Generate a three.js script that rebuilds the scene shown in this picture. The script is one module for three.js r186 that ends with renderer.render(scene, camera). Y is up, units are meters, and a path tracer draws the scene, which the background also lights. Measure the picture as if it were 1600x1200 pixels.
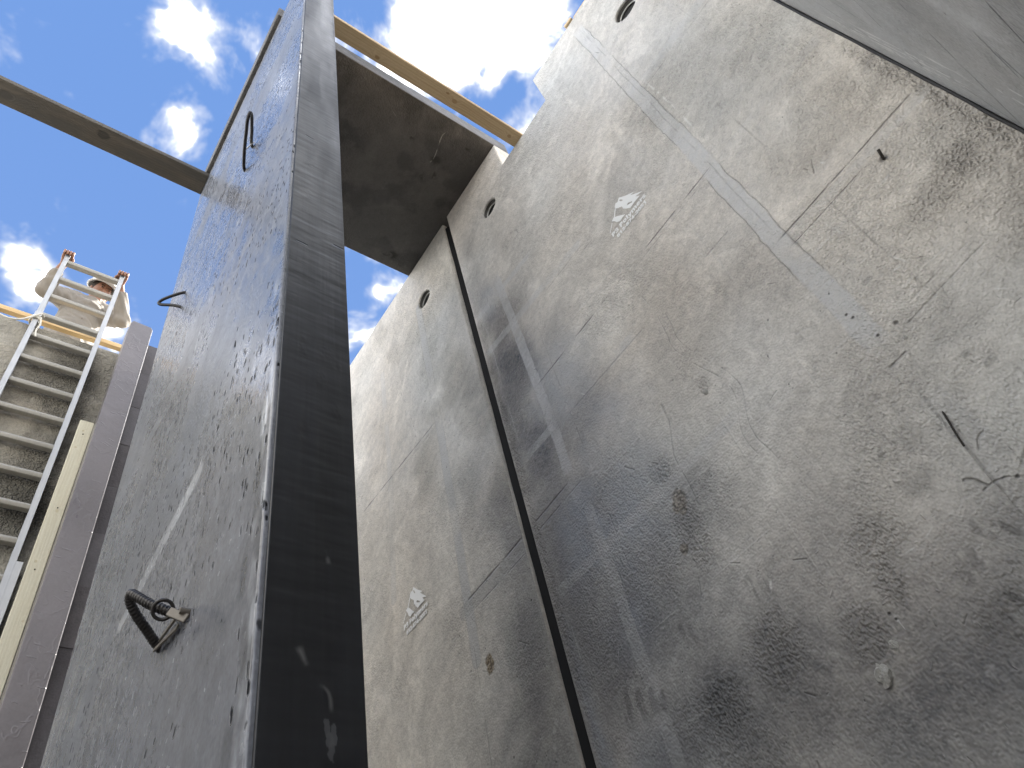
import * as THREE from 'three';
import { mergeGeometries, toCreasedNormals } from 'three/addons/utils/BufferGeometryUtils.js';
import { RoundedBoxGeometry } from 'three/addons/geometries/RoundedBoxGeometry.js';
import { MarchingCubes } from 'three/addons/objects/MarchingCubes.js';
import { TextGeometry } from 'three/addons/geometries/TextGeometry.js';
import { FontLoader } from 'three/addons/loaders/FontLoader.js';

// ───────────────────────── camera, sky, sun, exposure ─────────────────────────
const scene = new THREE.Scene();
const camera = new THREE.PerspectiveCamera(55.36, 4 / 3, 0.02, 400);
camera.position.set(0, 1.3, 0);
camera.up.set(-0.334, 0.637, 0.695);
camera.lookAt(0.493, 1.3 + 0.746, -0.447);

const renderer = new THREE.WebGLRenderer({ antialias: true });
renderer.toneMapping = THREE.LinearToneMapping;
renderer.toneMappingExposure = 4.6;
renderer.shadowMap.enabled = true;

const SUN_DIR = new THREE.Vector3(0.72, 0.68, -0.16).normalize();
const sun = new THREE.DirectionalLight(new THREE.Color(1.0, 0.97, 0.92), 5.0);
sun.position.copy(SUN_DIR).multiplyScalar(30);
sun.castShadow = true;
sun.shadow.mapSize.set(2048, 2048);
Object.assign(sun.shadow.camera, { left: -12, right: 12, top: 12, bottom: -12, near: 1, far: 70 });
scene.add(sun); scene.add(sun.target);

// seeded noise
function rng(seed) { let s = seed >>> 0; return () => { s = (s + 0x6D2B79F5) >>> 0; let t = s; t = Math.imul(t ^ (t >>> 15), t | 1); t ^= t + Math.imul(t ^ (t >>> 7), t | 61); return ((t ^ (t >>> 14)) >>> 0) / 4294967296; }; }
const NT = new Float32Array(65536); { const r = rng(11); for (let i = 0; i < 65536; i++) NT[i] = r(); }
function noise(x, y) {
  const xf = Math.floor(x), yf = Math.floor(y); let fx = x - xf, fy = y - yf;
  fx = fx * fx * (3 - 2 * fx); fy = fy * fy * (3 - 2 * fy);
  const x0 = xf & 255, x1 = (xf + 1) & 255, y0 = (yf & 255) << 8, y1 = ((yf + 1) & 255) << 8;
  const a = NT[y0 + x0], b = NT[y0 + x1], c = NT[y1 + x0], d = NT[y1 + x1];
  return a + (b - a) * fx + (c - a) * fy + (a - b - c + d) * fx * fy;
}
function fbm(x, y, oct, gain = 0.5) { let s = 0, a = 1, n = 0; for (let i = 0; i < oct; i++) { s += a * noise(x, y); n += a; a *= gain; const t = x * 1.62 - y * 1.18 + 17.3; y = x * 1.18 + y * 1.62 + 5.1; x = t; } return s / n; }
const clamp = (v, a = 0, b = 1) => v < a ? a : v > b ? b : v;
const smooth = (a, b, v) => { const t = clamp((v - a) / (b - a)); return t * t * (3 - 2 * t); };
const mix = (a, b, t) => a + (b - a) * t;

// the sky: blue air with broken cumulus, in a plane of cloud above the site
{
  const w = 2048, h = 2048, data = new Float32Array(w * h * 4);
  // where the photograph's clouds (positive) and clear gaps (negative) stand: u = x/y, v = z/y, radii, weight
  const G = [[-0.04, -0.325, 0.03, 0.05, 0.36], [0.0, -0.33, 0.04, 0.028, 0.2], [0.008, -0.437, 0.05, 0.045, 0.68], [0.047, -0.289, 0.02, 0.02, 0.26], [-0.111, -0.461, 0.012, 0.013, 0.3],
    [-0.135, -0.53, 0.03, 0.03, 0.17], [-0.123, -0.571, 0.013, 0.012, 0.24], [-0.092, -0.755, 0.035, 0.055, 0.5], [0.045, -0.785, 0.025, 0.03, 0.3], [0.055, -0.539, 0.013, 0.013, 0.3],
    [0.36, -0.62, 0.035, 0.03, 0.4], [0.358, -0.534, 0.02, 0.025, 0.33], [0.263, -0.12, 0.085, 0.085, 0.95], [0.33, -0.085, 0.07, 0.065, 0.95], [0.20, -0.165, 0.03, 0.03, 0.2], [0.385, -0.205, 0.02, 0.02, 0.4], [0.325, -0.178, 0.02, 0.025, 0.35],
    [0.362, -0.168, 0.02, 0.022, -0.5], [0.15, -0.18, 0.03, 0.03, -0.4]];
  for (let j = 0; j < h; j++) for (let i = 0; i < w; i++) {
    const ph = (i + 0.5) / w * 2 * Math.PI - Math.PI, th = ((j + 0.5) / h - 0.5) * Math.PI;
    const dy = Math.sin(th), cr = Math.cos(th), dx = cr * Math.cos(ph), dz = cr * Math.sin(ph);
    const k = (j * w + i) * 4;
    const el = Math.max(dy, 0);
    // clear air: deeper blue overhead, paler towards the horizon
    const t = Math.pow(1 - el, 2.2);
    let r = mix(0.0408, 0.21, t), g = mix(0.0790, 0.233, t), b = mix(0.174, 0.265, t);
    if (dy > 0.03) {
      const u = dx / dy, v = dz / dy;
      const wx = fbm(u * 5.1 + 3, v * 5.1 + 9, 4) - 0.5, wy = fbm(u * 5.1 + 31, v * 5.1 + 1, 4) - 0.5;
      const n = fbm(u * 9 + wx * 0.9 + 40, v * 9 + wy * 0.9 + 12, 8, 0.56);
      let gsum = 0;
      for (const [gu, gv, ru, rv, a] of G) { const q = ((u - gu) / ru) ** 2 + ((v - gv) / rv) ** 2; if (q < 12) gsum += a * Math.exp(-q * 0.7); }
      const inView = Math.exp(-(((u + 0.02) / 0.46) ** 4 + ((v + 0.52) / 0.60) ** 4));
      const broad = (fbm(u * 1.7 + 8, v * 1.7 + 71, 4) - 0.30) * 1.8;
      const cov = mix(clamp(broad, -0.1, 0.5), gsum - 0.13, inView);
      const dn = n + cov * 0.62 + (fbm(u * 41 + wx * 2.5 + 3, v * 41 + wy * 2.5 + 8, 5, 0.62) - 0.5) * 0.26;
      let c = smooth(0.50, 0.86, dn);
      const far = smooth(0.03, 0.22, dy); c *= far; 
      const lum = 0.28 + 2.4 * smooth(0.62, 1.0, dn);
      const al = Math.pow(c, 0.9);
      r = mix(r, lum, al); g = mix(g, lum * 0.99, al); b = mix(b, lum * 0.97, al);
    }
    if (dy < 0) { r = 0.2; g = 0.19; b = 0.17; }
    data[k] = r; data[k + 1] = g; data[k + 2] = b; data[k + 3] = 1;
  }
  const tex = new THREE.DataTexture(data, w, h, THREE.RGBAFormat, THREE.FloatType);
  tex.mapping = THREE.EquirectangularReflectionMapping; tex.magFilter = THREE.LinearFilter; tex.minFilter = THREE.LinearFilter; tex.needsUpdate = true;
  scene.background = tex; scene.environment = tex;
}

// ───────────────────────── surface painting tools ─────────────────────────
const LUT = new Uint8Array(4097); for (let i = 0; i <= 4096; i++) { const l = i / 4096; LUT[i] = Math.round(255 * (l <= 0.0031308 ? 12.92 * l : 1.055 * Math.pow(l, 1 / 2.4) - 0.055)); }
class Surface {   // a sheet of colour, relief and gloss, in metres: s across, t up
  constructor(s0, t0, s1, t1, w, h) { Object.assign(this, { s0, t0, S: s1 - s0, T: t1 - t0, w, h }); const n = w * h; this.c = [new Float32Array(n), new Float32Array(n), new Float32Array(n)]; this.b = new Float32Array(n).fill(0.5); this.r = new Float32Array(n); }
  fill(fn) { const o = [0, 0, 0, 0.5, 0.6]; for (let j = 0; j < this.h; j++) { const t = this.t0 + (j + 0.5) / this.h * this.T; for (let i = 0; i < this.w; i++) { const s = this.s0 + (i + 0.5) / this.w * this.S, k = j * this.w + i; fn(s, t, o); this.c[0][k] = o[0]; this.c[1][k] = o[1]; this.c[2][k] = o[2]; this.b[k] = o[3]; this.r[k] = o[4]; } } return this; }
  area(a, b, c, d, fn) {   // fn(s, t, k) on the pixels of the box a..c, b..d
    const i0 = Math.max(0, Math.floor((a - this.s0) / this.S * this.w)), i1 = Math.min(this.w - 1, Math.ceil((c - this.s0) / this.S * this.w));
    const j0 = Math.max(0, Math.floor((b - this.t0) / this.T * this.h)), j1 = Math.min(this.h - 1, Math.ceil((d - this.t0) / this.T * this.h));
    for (let j = j0; j <= j1; j++) for (let i = i0; i <= i1; i++) fn(this.s0 + (i + 0.5) / this.w * this.S, this.t0 + (j + 0.5) / this.h * this.T, j * this.w + i);
  }
  mul(k, m, tint) { for (let q = 0; q < 3; q++) this.c[q][k] *= m * (tint ? tint[q] : 1); }
  to(k, col, a) { for (let q = 0; q < 3; q++) this.c[q][k] = mix(this.c[q][k], col[q], a); }
  // a wobbling stroke along points; fn(k, dist, along)
  stroke(pts, wd, fn, wob = 0, fr = 8, uneven = 0) {
    if (pts.length > 2) { const cv = new THREE.CatmullRomCurve3(pts.map(([a, b]) => new THREE.Vector3(a, b, 0)), false, 'centripetal'); pts = cv.getPoints(pts.length * 7).map((v) => [v.x, v.y]); }
    const best = new Map(), n = pts.length - 1, wmax = wd * (1 + uneven);
    for (let p = 0; p < n; p++) {
      const [ax, ay] = pts[p], [bx, by] = pts[p + 1], m = wmax + wob, L2 = (bx - ax) ** 2 + (by - ay) ** 2, L = Math.sqrt(L2);
      this.area(Math.min(ax, bx) - m, Math.min(ay, by) - m, Math.max(ax, bx) + m, Math.max(ay, by) + m, (s, t, k) => {
        const o = wob ? (fbm(s * fr + 7, t * fr + 3, 3) - 0.5) * 2 * wob : 0;
        const s2 = s + o * (by - ay) / L, t2 = t - o * (bx - ax) / L;
        const q = clamp(((s2 - ax) * (bx - ax) + (t2 - ay) * (by - ay)) / L2), e = Math.hypot(s2 - ax - q * (bx - ax), t2 - ay - q * (by - ay));
        if (e < wmax) { const w = best.get(k); if (!w || e < w[0]) best.set(k, [e, (p + q) / n, s, t]); }
      });
    }
    for (const [k, [e, q, s, t]] of best) { const w = wd * (1 + (uneven ? (fbm(s * 22 + 5, t * 22, 3) - 0.5) * 2 * uneven : 0)); if (e < w) fn(k, e / w, q, s, t); }
  }
  groove(pts, wd, depth, dark = 0.5, wob = 0, fr = 8) { this.stroke(pts, wd, (k, d, q, s, t) => { const a = (1 - d * d) * smooth(0.30, 0.52, fbm(s * 9 + 3, t * 9, 3)) * Math.sqrt(smooth(0, 0.1, q) * smooth(0, 0.1, 1 - q)); this.b[k] -= depth * 0.8 * a; this.mul(k, 1 - dark * 0.7 * a); }, wob, fr, 0.7); }
  scratch(pts, wd, col, a = 0.8, lift = 0.05) { this.stroke(pts, wd, (k, d, q, s, t) => { const f = a * (1 - d) * smooth(0.32, 0.6, fbm(s * 40, t * 40, 3)) * smooth(0, 0.3, q) * smooth(0, 0.2, 1 - q); this.to(k, col, f); this.b[k] += lift * f; }, wd * 0.8, 5, 0.8); }
  // matter sprayed or smeared on: an uneven-edged patch with a grain of its own
  patch(s, t, rs, rt, fn, edge = 0.35, fr = 6) { this.area(s - rs * 1.5, t - rt * 1.5, s + rs * 1.5, t + rt * 1.5, (x, y, k) => { const q = Math.hypot((x - s) / rs, (y - t) / rt) + (fbm(x * fr + s * 9, y * fr + t * 5, 4) - 0.5) * 1.1; const m = 1 - smooth(1 - edge, 1 + edge * 0.4, q); if (m > 0) fn(k, m, x, y); }); }
  sprayAndShade(s, t, rs, rt, strength, col = [0.034, 0.042, 0.060]) { this.patch(s, t, rs, rt, (k, m, x, y) => { const g = 0.7 + 0.5 * (noise(x * 210, y * 210) * 0.5 + noise(x * 90 + 4, y * 90) * 0.5) * fbm(x * 9, y * 9, 4) * 1.6 - 0.1; this.to(k, col, clamp(m * strength * g)); }, 0.9, 4.5); }
  rough(s, t, rs, rt, strength = 1, dark = 0.16) { this.patch(s, t, rs, rt, (k, m, x, y) => { const n = noise(x * 140 + y * 30, y * 115 + 4), n2 = noise(x * 260 + 9, y * 200); const g = (n * 0.75 + n2 * 0.6 - 0.66); this.b[k] += strength * 0.6 * m * g; this.mul(k, 1 - m * dark * (1 - 0.7 * g)); this.r[k] += 0.2 * m; }, 0.6, 7); }
  pit(s, t, r, depth = 0.35, dark = 0.6) { this.area(s - r, t - r, s + r, t + r, (x, y, k) => { const d = Math.hypot(x - s, y - t) / r; if (d < 1) { const a = 1 - d * d; this.b[k] -= depth * a; this.mul(k, 1 - dark * a); } }); }
  maps(repeat) {
    if (this._maps) return this._maps;
    const n = this.w * this.h, C = new Uint8Array(n * 4), B = new Uint8Array(n * 4), R = new Uint8Array(n * 4);
    for (let k = 0; k < n; k++) { for (let q = 0; q < 3; q++) C[k * 4 + q] = LUT[Math.round(clamp(this.c[q][k]) * 4096)]; const b = Math.round(clamp(this.b[k]) * 255), r = Math.round(clamp(this.r[k], 0.08) * 255); B[k * 4] = B[k * 4 + 1] = B[k * 4 + 2] = b; R[k * 4] = R[k * 4 + 1] = R[k * 4 + 2] = r; C[k * 4 + 3] = B[k * 4 + 3] = 255; R[k * 4 + 3] = this.sp ? Math.round(clamp(this.sp[k]) * 255) : 255; }
    const mk = (d, srgb) => { const t = new THREE.DataTexture(d, this.w, this.h); t.magFilter = THREE.LinearFilter; t.minFilter = THREE.LinearMipmapLinearFilter; t.wrapS = t.wrapT = repeat ? THREE.RepeatWrapping : THREE.MirroredRepeatWrapping; if (srgb) t.colorSpace = THREE.SRGBColorSpace; t.needsUpdate = true; return t; };
    return this._maps = { map: mk(C, true), bumpMap: mk(B), roughnessMap: mk(R) };
  }
  material(bumpScale = 0.01, extra = {}) { if (this.sp) return new THREE.MeshPhysicalMaterial({ ...this.maps(), specularIntensityMap: this.maps().roughnessMap, bumpScale, roughness: 1, ...extra }); return new THREE.MeshStandardMaterial({ ...this.maps(), bumpScale, roughness: 1, ...extra }); }
}
const plain = (r, g, b, roughness = 0.6, extra = {}) => { const m = new THREE.MeshPhysicalMaterial({ roughness, ...extra }); m.color.setRGB(r, g, b); return m; };

// concrete body colour shared by the panels: mottled paste, fine sand grain, trowel drift
function concrete(o, s, t, { c = [0.40, 0.385, 0.36], mott = 0.22, seed = 0, rough = 0.55, drift = 0.3 } = {}) {
  const wx = fbm(s * 2.1 + seed, t * 2.1 + 3, 3) - 0.5, wy = fbm(s * 2.1 + 8, t * 2.1 + seed, 3) - 0.5;
  const a = fbm(s * 1.5 + wx * 0.9 + seed, t * 1.2 + wy * 0.9 + seed, 6, 0.58), b = fbm(s * 7 + wx * 3 + seed * 2, t * 5 + wy * 3 + 9, 5, 0.6), g = noise(s * 190, t * 190), f = fbm(s * 44 + seed, t * 36, 3);
  const tr = fbm((s + t * 0.35) * 3 + seed, (t - s * 0.6) * 23, 4);       // trowel passes
  const rg = smooth(0.47, 0.64, fbm(s * 3.1 + seed * 3, t * 2.6 + 5, 5)), w = 0.5 * noise(s * 150 + 7, t * 130 + 3) + 0.62 * noise(s * 250 + t * 40, t * 190 + 9);   // sandy patches
  const dk = smooth(0.50, 0.72, a) * mott * 1.5, lt = smooth(0.56, 0.74, b) * 0.13;
  const m = 1 + mott * 0.25 - dk + lt + (b - 0.5) * 0.22 + (g - 0.5) * 0.22 + (noise(s * 330 + 5, t * 260) - 0.5) * 0.16 + (f - 0.5) * 0.34 + (tr - 0.5) * 0.18 - rg * (0.05 + 0.12 * (0.6 - w));
  const warm = (fbm(s * 1.4 + seed + 50, t * 1.4 + 4, 4) - 0.5) * 0.12;
  o[0] = c[0] * m * (1 + warm); o[1] = c[1] * m; o[2] = c[2] * m * (1 - warm);
  o[3] = 0.5 + (f - 0.5) * 0.26 + (g - 0.5) * 0.14 + (tr - 0.5) * 0.22 * drift + (b - 0.5) * 0.16 + rg * (w - 0.55) * 0.34;
  o[4] = rough + (a - 0.5) * 0.25 + (f - 0.5) * 0.25 + rg * 0.12;
}

// ───────────────────────── object tools ─────────────────────────
const taken = {};
function numbered(name) { const n = taken[name] = (taken[name] ?? -1) + 1; return n ? `${name}_${String(n).padStart(3, '0')}` : name; }
function thing(name, label, category, [x, y, z] = [0, 0, 0], group) { const o = new THREE.Group(); o.name = numbered(name); o.position.set(x, y, z); o.userData = { label, category, kind: 'thing' }; if (group) o.userData.group = group; scene.add(o); return o; }
function part(parent, name, geo, material, label) {   // geometry in world metres; the mesh sits at its thing's base
  const p = new THREE.Vector3(); parent.updateWorldMatrix(true, false); p.setFromMatrixPosition(parent.matrixWorld);
  geo.translate(-p.x, -p.y, -p.z);
  const m = new THREE.Mesh(geo, material); m.name = name; m.castShadow = m.receiveShadow = true; if (label) m.userData.label = label; parent.add(m); return m;
}
function structure(name, geo, material) { const m = new THREE.Mesh(geo, material); m.name = name; m.userData = { kind: 'structure' }; m.castShadow = m.receiveShadow = true; scene.add(m); return m; }
// uv in metres on the face a triangle mostly points along: (s, t) = (z, y), (x, y) or (x, z); depth shifts s so that edges do not smear
function boxUV(geo, sf, mode = 'auto') {
  if (geo.index) geo = geo.toNonIndexed(); const p = geo.attributes.position, n = p.count, uv = new Float32Array(n * 2), A = new THREE.Vector3(), B = new THREE.Vector3(), C = new THREE.Vector3();
  for (let i = 0; i < n; i += 3) {
    A.fromBufferAttribute(p, i); B.fromBufferAttribute(p, i + 1); C.fromBufferAttribute(p, i + 2);
    const N = B.clone().sub(A).cross(C.clone().sub(A)).normalize(), ax = Math.abs(N.x), ay = Math.abs(N.y), az = Math.abs(N.z);
    [A, B, C].forEach((v, q) => { let s, t;
      if (mode === 'x') { s = v.z + (az > ax ? v.x : 0); t = v.y + (ay > ax ? v.x : 0); }
      else if (mode === 'z') { s = v.x + (ax > az ? v.z : 0); t = v.y + (ay > az ? v.z : 0); }
      else if (mode === 'y') { s = v.x + (ax > ay ? v.y : 0); t = v.z + (az > ay ? v.y : 0); }
      else { s = ax > Math.max(ay, az) ? v.z : v.x; t = ay > Math.max(ax, az) ? v.z : v.y; }
      uv[(i + q) * 2] = (s - sf.s0) / sf.S; uv[(i + q) * 2 + 1] = (t - sf.t0) / sf.T; });
  }
  geo.setAttribute('uv', new THREE.BufferAttribute(uv, 2)); return geo;
}
// a slab of concrete standing in the plane x = x0 (face) .. x0 + th, outline in (z, y), with real openings
function panelX(x0, th, outline, holes = [], bevel = 0.008) {
  const sh = new THREE.Shape(outline.map(([z, y]) => new THREE.Vector2(z, y)));
  for (const [z, y, r] of holes) { const h = new THREE.Path(); const R = rng(Math.round(z * 1000 + 5000)); for (let i = 0; i <= 40; i++) { const a = -i / 40 * Math.PI * 2, q = r * (1 + (i % 40 ? (R() - 0.5) * 0.05 : 0)); i ? h.lineTo(z + q * Math.cos(a), y + q * Math.sin(a)) : h.moveTo(z + q * Math.cos(a), y + q * Math.sin(a)); } sh.holes.push(h); }
  const g = new THREE.ExtrudeGeometry(sh, { depth: th - bevel * 2, bevelEnabled: true, bevelThickness: bevel, bevelSize: bevel, bevelOffset: -bevel, bevelSegments: 2, steps: 1 });
  g.translate(0, 0, bevel);
  const p = g.attributes.position;
  for (let i = 0; i < p.count; i++) { const a = p.getX(i), b = p.getY(i), d = p.getZ(i); p.setXYZ(i, x0 + d, b, a); }
  for (let i = 0; i < p.count; i += 3) { const v = [p.getX(i + 1), p.getY(i + 1), p.getZ(i + 1)]; p.setXYZ(i + 1, p.getX(i + 2), p.getY(i + 2), p.getZ(i + 2)); p.setXYZ(i + 2, ...v); }
  g.computeVertexNormals(); return g;
}
const rbox = (x0, y0, z0, x1, y1, z1, r = 0.004, seg = 2) => { const g = new RoundedBoxGeometry(x1 - x0, y1 - y0, z1 - z0, seg, Math.min(r, (x1 - x0) / 2.1, (y1 - y0) / 2.1, (z1 - z0) / 2.1)); g.translate((x0 + x1) / 2, (y0 + y1) / 2, (z0 + z1) / 2); return g; };
function tube(pts, r, seg = 40, rad = 10, ribs = 0, closed = false) {   // a bent bar; ribs > 0 gives deformed rebar that many ribs a metre
  const c = new THREE.CatmullRomCurve3(pts.map((p) => new THREE.Vector3(...p)), closed, 'centripetal'), g = new THREE.TubeGeometry(c, seg, r, rad, closed);
  if (ribs) { const p = g.attributes.position, nn = g.attributes.normal, L = c.getLength(); for (let i = 0; i < p.count; i++) { const ring = Math.floor(i / (rad + 1)), a = i % (rad + 1); const q = Math.sin((ring / seg * L * ribs + a / rad * 0.9) * Math.PI * 2) > 0.35 ? r * 0.11 : 0; p.setXYZ(i, p.getX(i) + nn.getX(i) * q, p.getY(i) + nn.getY(i) * q, p.getZ(i) + nn.getZ(i) * q); } g.computeVertexNormals(); }
  return g;
}

const font = await new FontLoader().loadAsync('fonts/droid/droid_sans_bold.typeface.json');

// ───────────────────────── the site ─────────────────────────
{
  const sf = new Surface(0, 0, 3, 3, 512, 512).fill((s, t, o) => { const a = fbm(s * 2, t * 2, 5), b = noise(s * 60, t * 60); const m = 0.75 + a * 0.4 + (b - 0.5) * 0.25; o[0] = 0.16 * m; o[1] = 0.14 * m; o[2] = 0.115 * m; o[3] = 0.5 + (b - 0.5) * 0.5 + (a - 0.5) * 0.4; o[4] = 0.95; });
  const g = new THREE.PlaneGeometry(240, 240); g.rotateX(-Math.PI / 2);
  structure('ground', boxUV(g, sf, 'y'), sf.material(0.03));
  structure('backfill_terrain', boxUV(rbox(-6, 0.004, -14, 1.7, 5.44, -4.075, 0.05), sf), sf.material(0.03));
}

const TOP = 6.05, XW = 1.8, TH = 0.157;
const WHITE = [0.62, 0.63, 0.62];

// main wall, right panel ------------------------------------------------------
{
  const sf = new Surface(-1.78, 1.5, 0.52, 6.12, 1536, 2048).fill((s, t, o) => concrete(o, s, t, { c: [0.56, 0.54, 0.50], mott: 0.10, seed: 3 }));
  // black waterproofing overspray in drifts beside the joint; low down it also paints in shade
  for (const [s, t, rs, rt, a] of [[-1.60, 4.14, 0.19, 0.34, 0.9], [-1.25, 4.02, 0.13, 0.13, 0.35], [-1.67, 4.98, 0.11, 0.2, 0.45], [-1.64, 4.58, 0.13, 0.12, 0.65], [-1.56, 3.55, 0.2, 0.26, 0.8], [-1.68, 2.85, 0.13, 0.42, 0.6], [-1.55, 2.40, 0.25, 0.25, 0.5], [-1.70, 3.85, 0.1, 0.28, 0.5], [-1.24, 3.47, 0.2, 0.2, 0.5], [-1.66, 5.40, 0.1, 0.2, 0.35], [-1.25, 2.15, 0.28, 0.22, 0.55], [-0.95, 2.2, 0.16, 0.14, 0.35], [-1.45, 3.05, 0.3, 0.22, 0.35], [-1.1, 2.75, 0.2, 0.2, 0.3], [-1.4, 1.85, 0.45, 0.3, 0.5], [-0.7, 1.75, 0.4, 0.2, 0.3], [-0.2, 1.7, 0.4, 0.2, 0.25], [-1.45, 4.5, 0.2, 0.16, 0.2], [-0.95, 2.0, 0.35, 0.22, 0.5], [-0.55, 2.0, 0.3, 0.2, 0.42], [-0.6, 1.75, 0.5, 0.25, 0.5], [-1.3, 2.5, 0.3, 0.25, 0.35], [-0.1, 1.9, 0.4, 0.25, 0.35], [-0.75, 2.35, 0.25, 0.16, 0.3], [-0.3, 2.1, 0.25, 0.14, 0.22], [-1.62, 3.2, 0.14, 0.3, 0.4], [-1.5, 3.3, 0.3, 0.5, 0.3], [-1.55, 4.1, 0.25, 0.45, 0.3], [-1.3, 2.6, 0.45, 0.4, 0.4], [-0.9, 2.15, 0.4, 0.3, 0.28], [-0.35, 1.95, 0.4, 0.2, 0.25], [-0.75, 2.0, 0.5, 0.25, 0.3]]) sf.sprayAndShade(s, t, rs, rt, a);
  // chalky film left on the paste in cloudy drifts
  sf.area(-1.8, 1.5, 0.53, 6.12, (s, t, k) => { const m = smooth(0.53, 0.72, fbm(s * 2.3 + 60, t * 1.9 + 2, 5)) * 0.14; sf.to(k, [0.55, 0.545, 0.53], m); });
  // bluish slurry film brushed thinly over the overspray beside the joint
  for (const [s, t, rs, rt, a] of [[-1.35, 3.75, 0.25, 0.3, 0.4], [-1.3, 2.95, 0.3, 0.3, 0.5], [-1.55, 2.95, 0.12, 0.2, 0.4], [-1.4, 2.55, 0.15, 0.12, 0.4], [-1.62, 4.75, 0.1, 0.15, 0.4], [-1.2, 3.3, 0.2, 0.2, 0.35], [-1.55, 2.05, 0.12, 0.2, 0.35], [-1.72, 2.2, 0.04, 0.5, 0.5]]) sf.patch(s, t, rs, rt, (k, m, x, y) => sf.to(k, [0.33, 0.365, 0.42], clamp(m * a * (0.3 + 1.4 * fbm((x + y * 0.5) * 16, (y - x) * 5, 4)))), 0.9, 4);
  // bands where strips of form liner met: vertical, then horizontal
  const band = (pts, wd, lift, a, edge = 0.5) => { sf.stroke(pts, wd, (k, d, q, s, t) => { const e = smooth(0, 0.06, q) * smooth(0, 0.06, 1 - q), f = e * smooth(0.28, 0.6, fbm(s * 5 + 2, t * 5, 4) + 0.06), f2 = e * smooth(0.38, 0.58, fbm(s * 3 + 40, t * 3, 4)); sf.to(k, [0.54, 0.545, 0.545], a * f * (1 - smooth(0.75, 1, d)) * (0.8 + 0.4 * noise(s * 60, t * 60))); sf.b[k] += lift * (1 - smooth(0.8, 1, d)) * f; sf.r[k] -= 0.08 * a * f; if (d > 0.84) { const g = smooth(0.84, 0.92, d) * (1 - smooth(0.94, 1, d)); sf.b[k] -= 0.16 * edge * f2 * g; sf.mul(k, 1 - 0.22 * edge * f2 * g); } }, 0.006, 4, 0.12); };
  band([[-0.272, 6.1], [-0.266, 4.4], [-0.266, 3.25], [-0.258, 2.66]], 0.042, 0.07, 0.65, 1.1);
  sf.groove([[-0.262, 6.0], [-0.255, 3.3]], 0.004, 0.12, 0.25, 0.006, 3);
  band([[-0.25, 2.5], [-0.25, 1.9]], 0.04, 0.04, 0.25, 0.9);
  sf.groove([[-0.27, 2.52], [-0.285, 2.16]], 0.006, 0.25, 0.35, 0.003);
  band([[-1.515, 4.9], [-1.48, 3.86], [-1.47, 3.1]], 0.032, 0.03, 0.7, 0.35);
  band([[-1.44, 3.1], [-1.44, 1.6]], 0.03, 0.03, 0.4, 0.3);
  band([[-1.77, 4.735], [-1.2, 4.70]], 0.026, 0.0, 0.5, 0);
  band([[-1.77, 4.40], [-0.9, 4.35]], 0.03, 0.0, 0.48, 0);
  band([[-1.75, 3.55], [-0.9, 3.56]], 0.028, 0.0, 0.5, 0);
  band([[-1.75, 2.85], [-0.7, 2.88]], 0.028, 0.0, 0.4, 0);
  band([[-0.24, 3.88], [0.34, 3.90]], 0.03, 0.0, 0.16, 0);
  band([[-0.22, 4.82], [0.34, 4.84]], 0.04, 0.0, 0.35, 0);
  band([[-0.2, 2.58], [0.36, 2.58]], 0.045, 0.0, 0.18, 0.2);
  // faint ruled lines of the form boards, standing a hair proud or sunk
  { const RL = rng(91); for (let y = 1.75; y < 6; y += 0.26 + RL() * 0.2) { const a = -1.76 + RL() * 0.7, b = a + 0.5 + RL() * 1.2, up = RL() < 0.6; sf.stroke([[a, y], [Math.min(b, 0.34), y + (RL() - 0.5) * 0.03]], 0.0035 + RL() * 0.004, (k, d, q, x, t) => { const f = (1 - d) * smooth(0.36, 0.6, fbm(x * 7, t * 7, 3)); if (up) { sf.to(k, [0.6, 0.6, 0.58], 0.32 * f); sf.b[k] += 0.08 * f; } else { sf.mul(k, 1 - 0.25 * f); sf.b[k] -= 0.15 * f; } }, 0.0015, 3, 0.3); }
    for (let z = -1.7; z < 0.3; z += 0.2 + RL() * 0.2) { const a = 1.6 + RL() * 2, b = a + 0.6 + RL() * 2.2, up = RL() < 0.6; sf.stroke([[z, a], [z + (RL() - 0.5) * 0.03, Math.min(b, 6)]], 0.003 + RL() * 0.004, (k, d, q, x, t) => { const f = (1 - d) * smooth(0.38, 0.62, fbm(x * 7 + 4, t * 5, 3)); if (up) { sf.to(k, [0.6, 0.6, 0.58], 0.28 * f); sf.b[k] += 0.08 * f; } else { sf.mul(k, 1 - 0.22 * f); sf.b[k] -= 0.15 * f; } }, 0.0015, 3, 0.3); } }
  // saw-cut looking seams
  sf.groove([[-0.24, 3.9], [-1.51, 3.845]], 0.0042, 0.45, 0.6, 0.003, 3);
  sf.groove([[-0.28, 3.87], [-1.2, 3.825]], 0.003, 0.2, 0.25, 0.003, 3);
  band([[-0.28, 3.265], [0.36, 3.28]], 0.026, -0.03, 0.3, 0.2);
  sf.groove([[-0.285, 3.30], [0.36, 3.315]], 0.0055, 0.5, 0.65, 0.003, 4);
  sf.groove([[-0.25, 3.235], [0.06, 3.24]], 0.004, 0.4, 0.5, 0.003, 4);
  sf.groove([[-0.2, 2.735], [0.2, 2.76]], 0.004, 0.25, 0.2, 0.003, 4); sf.groove([[-0.18, 2.69], [0.15, 2.72]], 0.004, 0.25, 0.2, 0.003, 4);
  sf.groove([[-0.285, 2.62], [-0.22, 2.625]], 0.004, 0.4, 0.5, 0.002);
  sf.groove([[-1.49, 3.235], [-1.78, 3.215]], 0.005, 0.45, 0.55, 0.003, 4);
  sf.groove([[-1.42, 3.19], [-1.78, 3.165]], 0.004, 0.25, 0.3, 0.004, 4);
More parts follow.
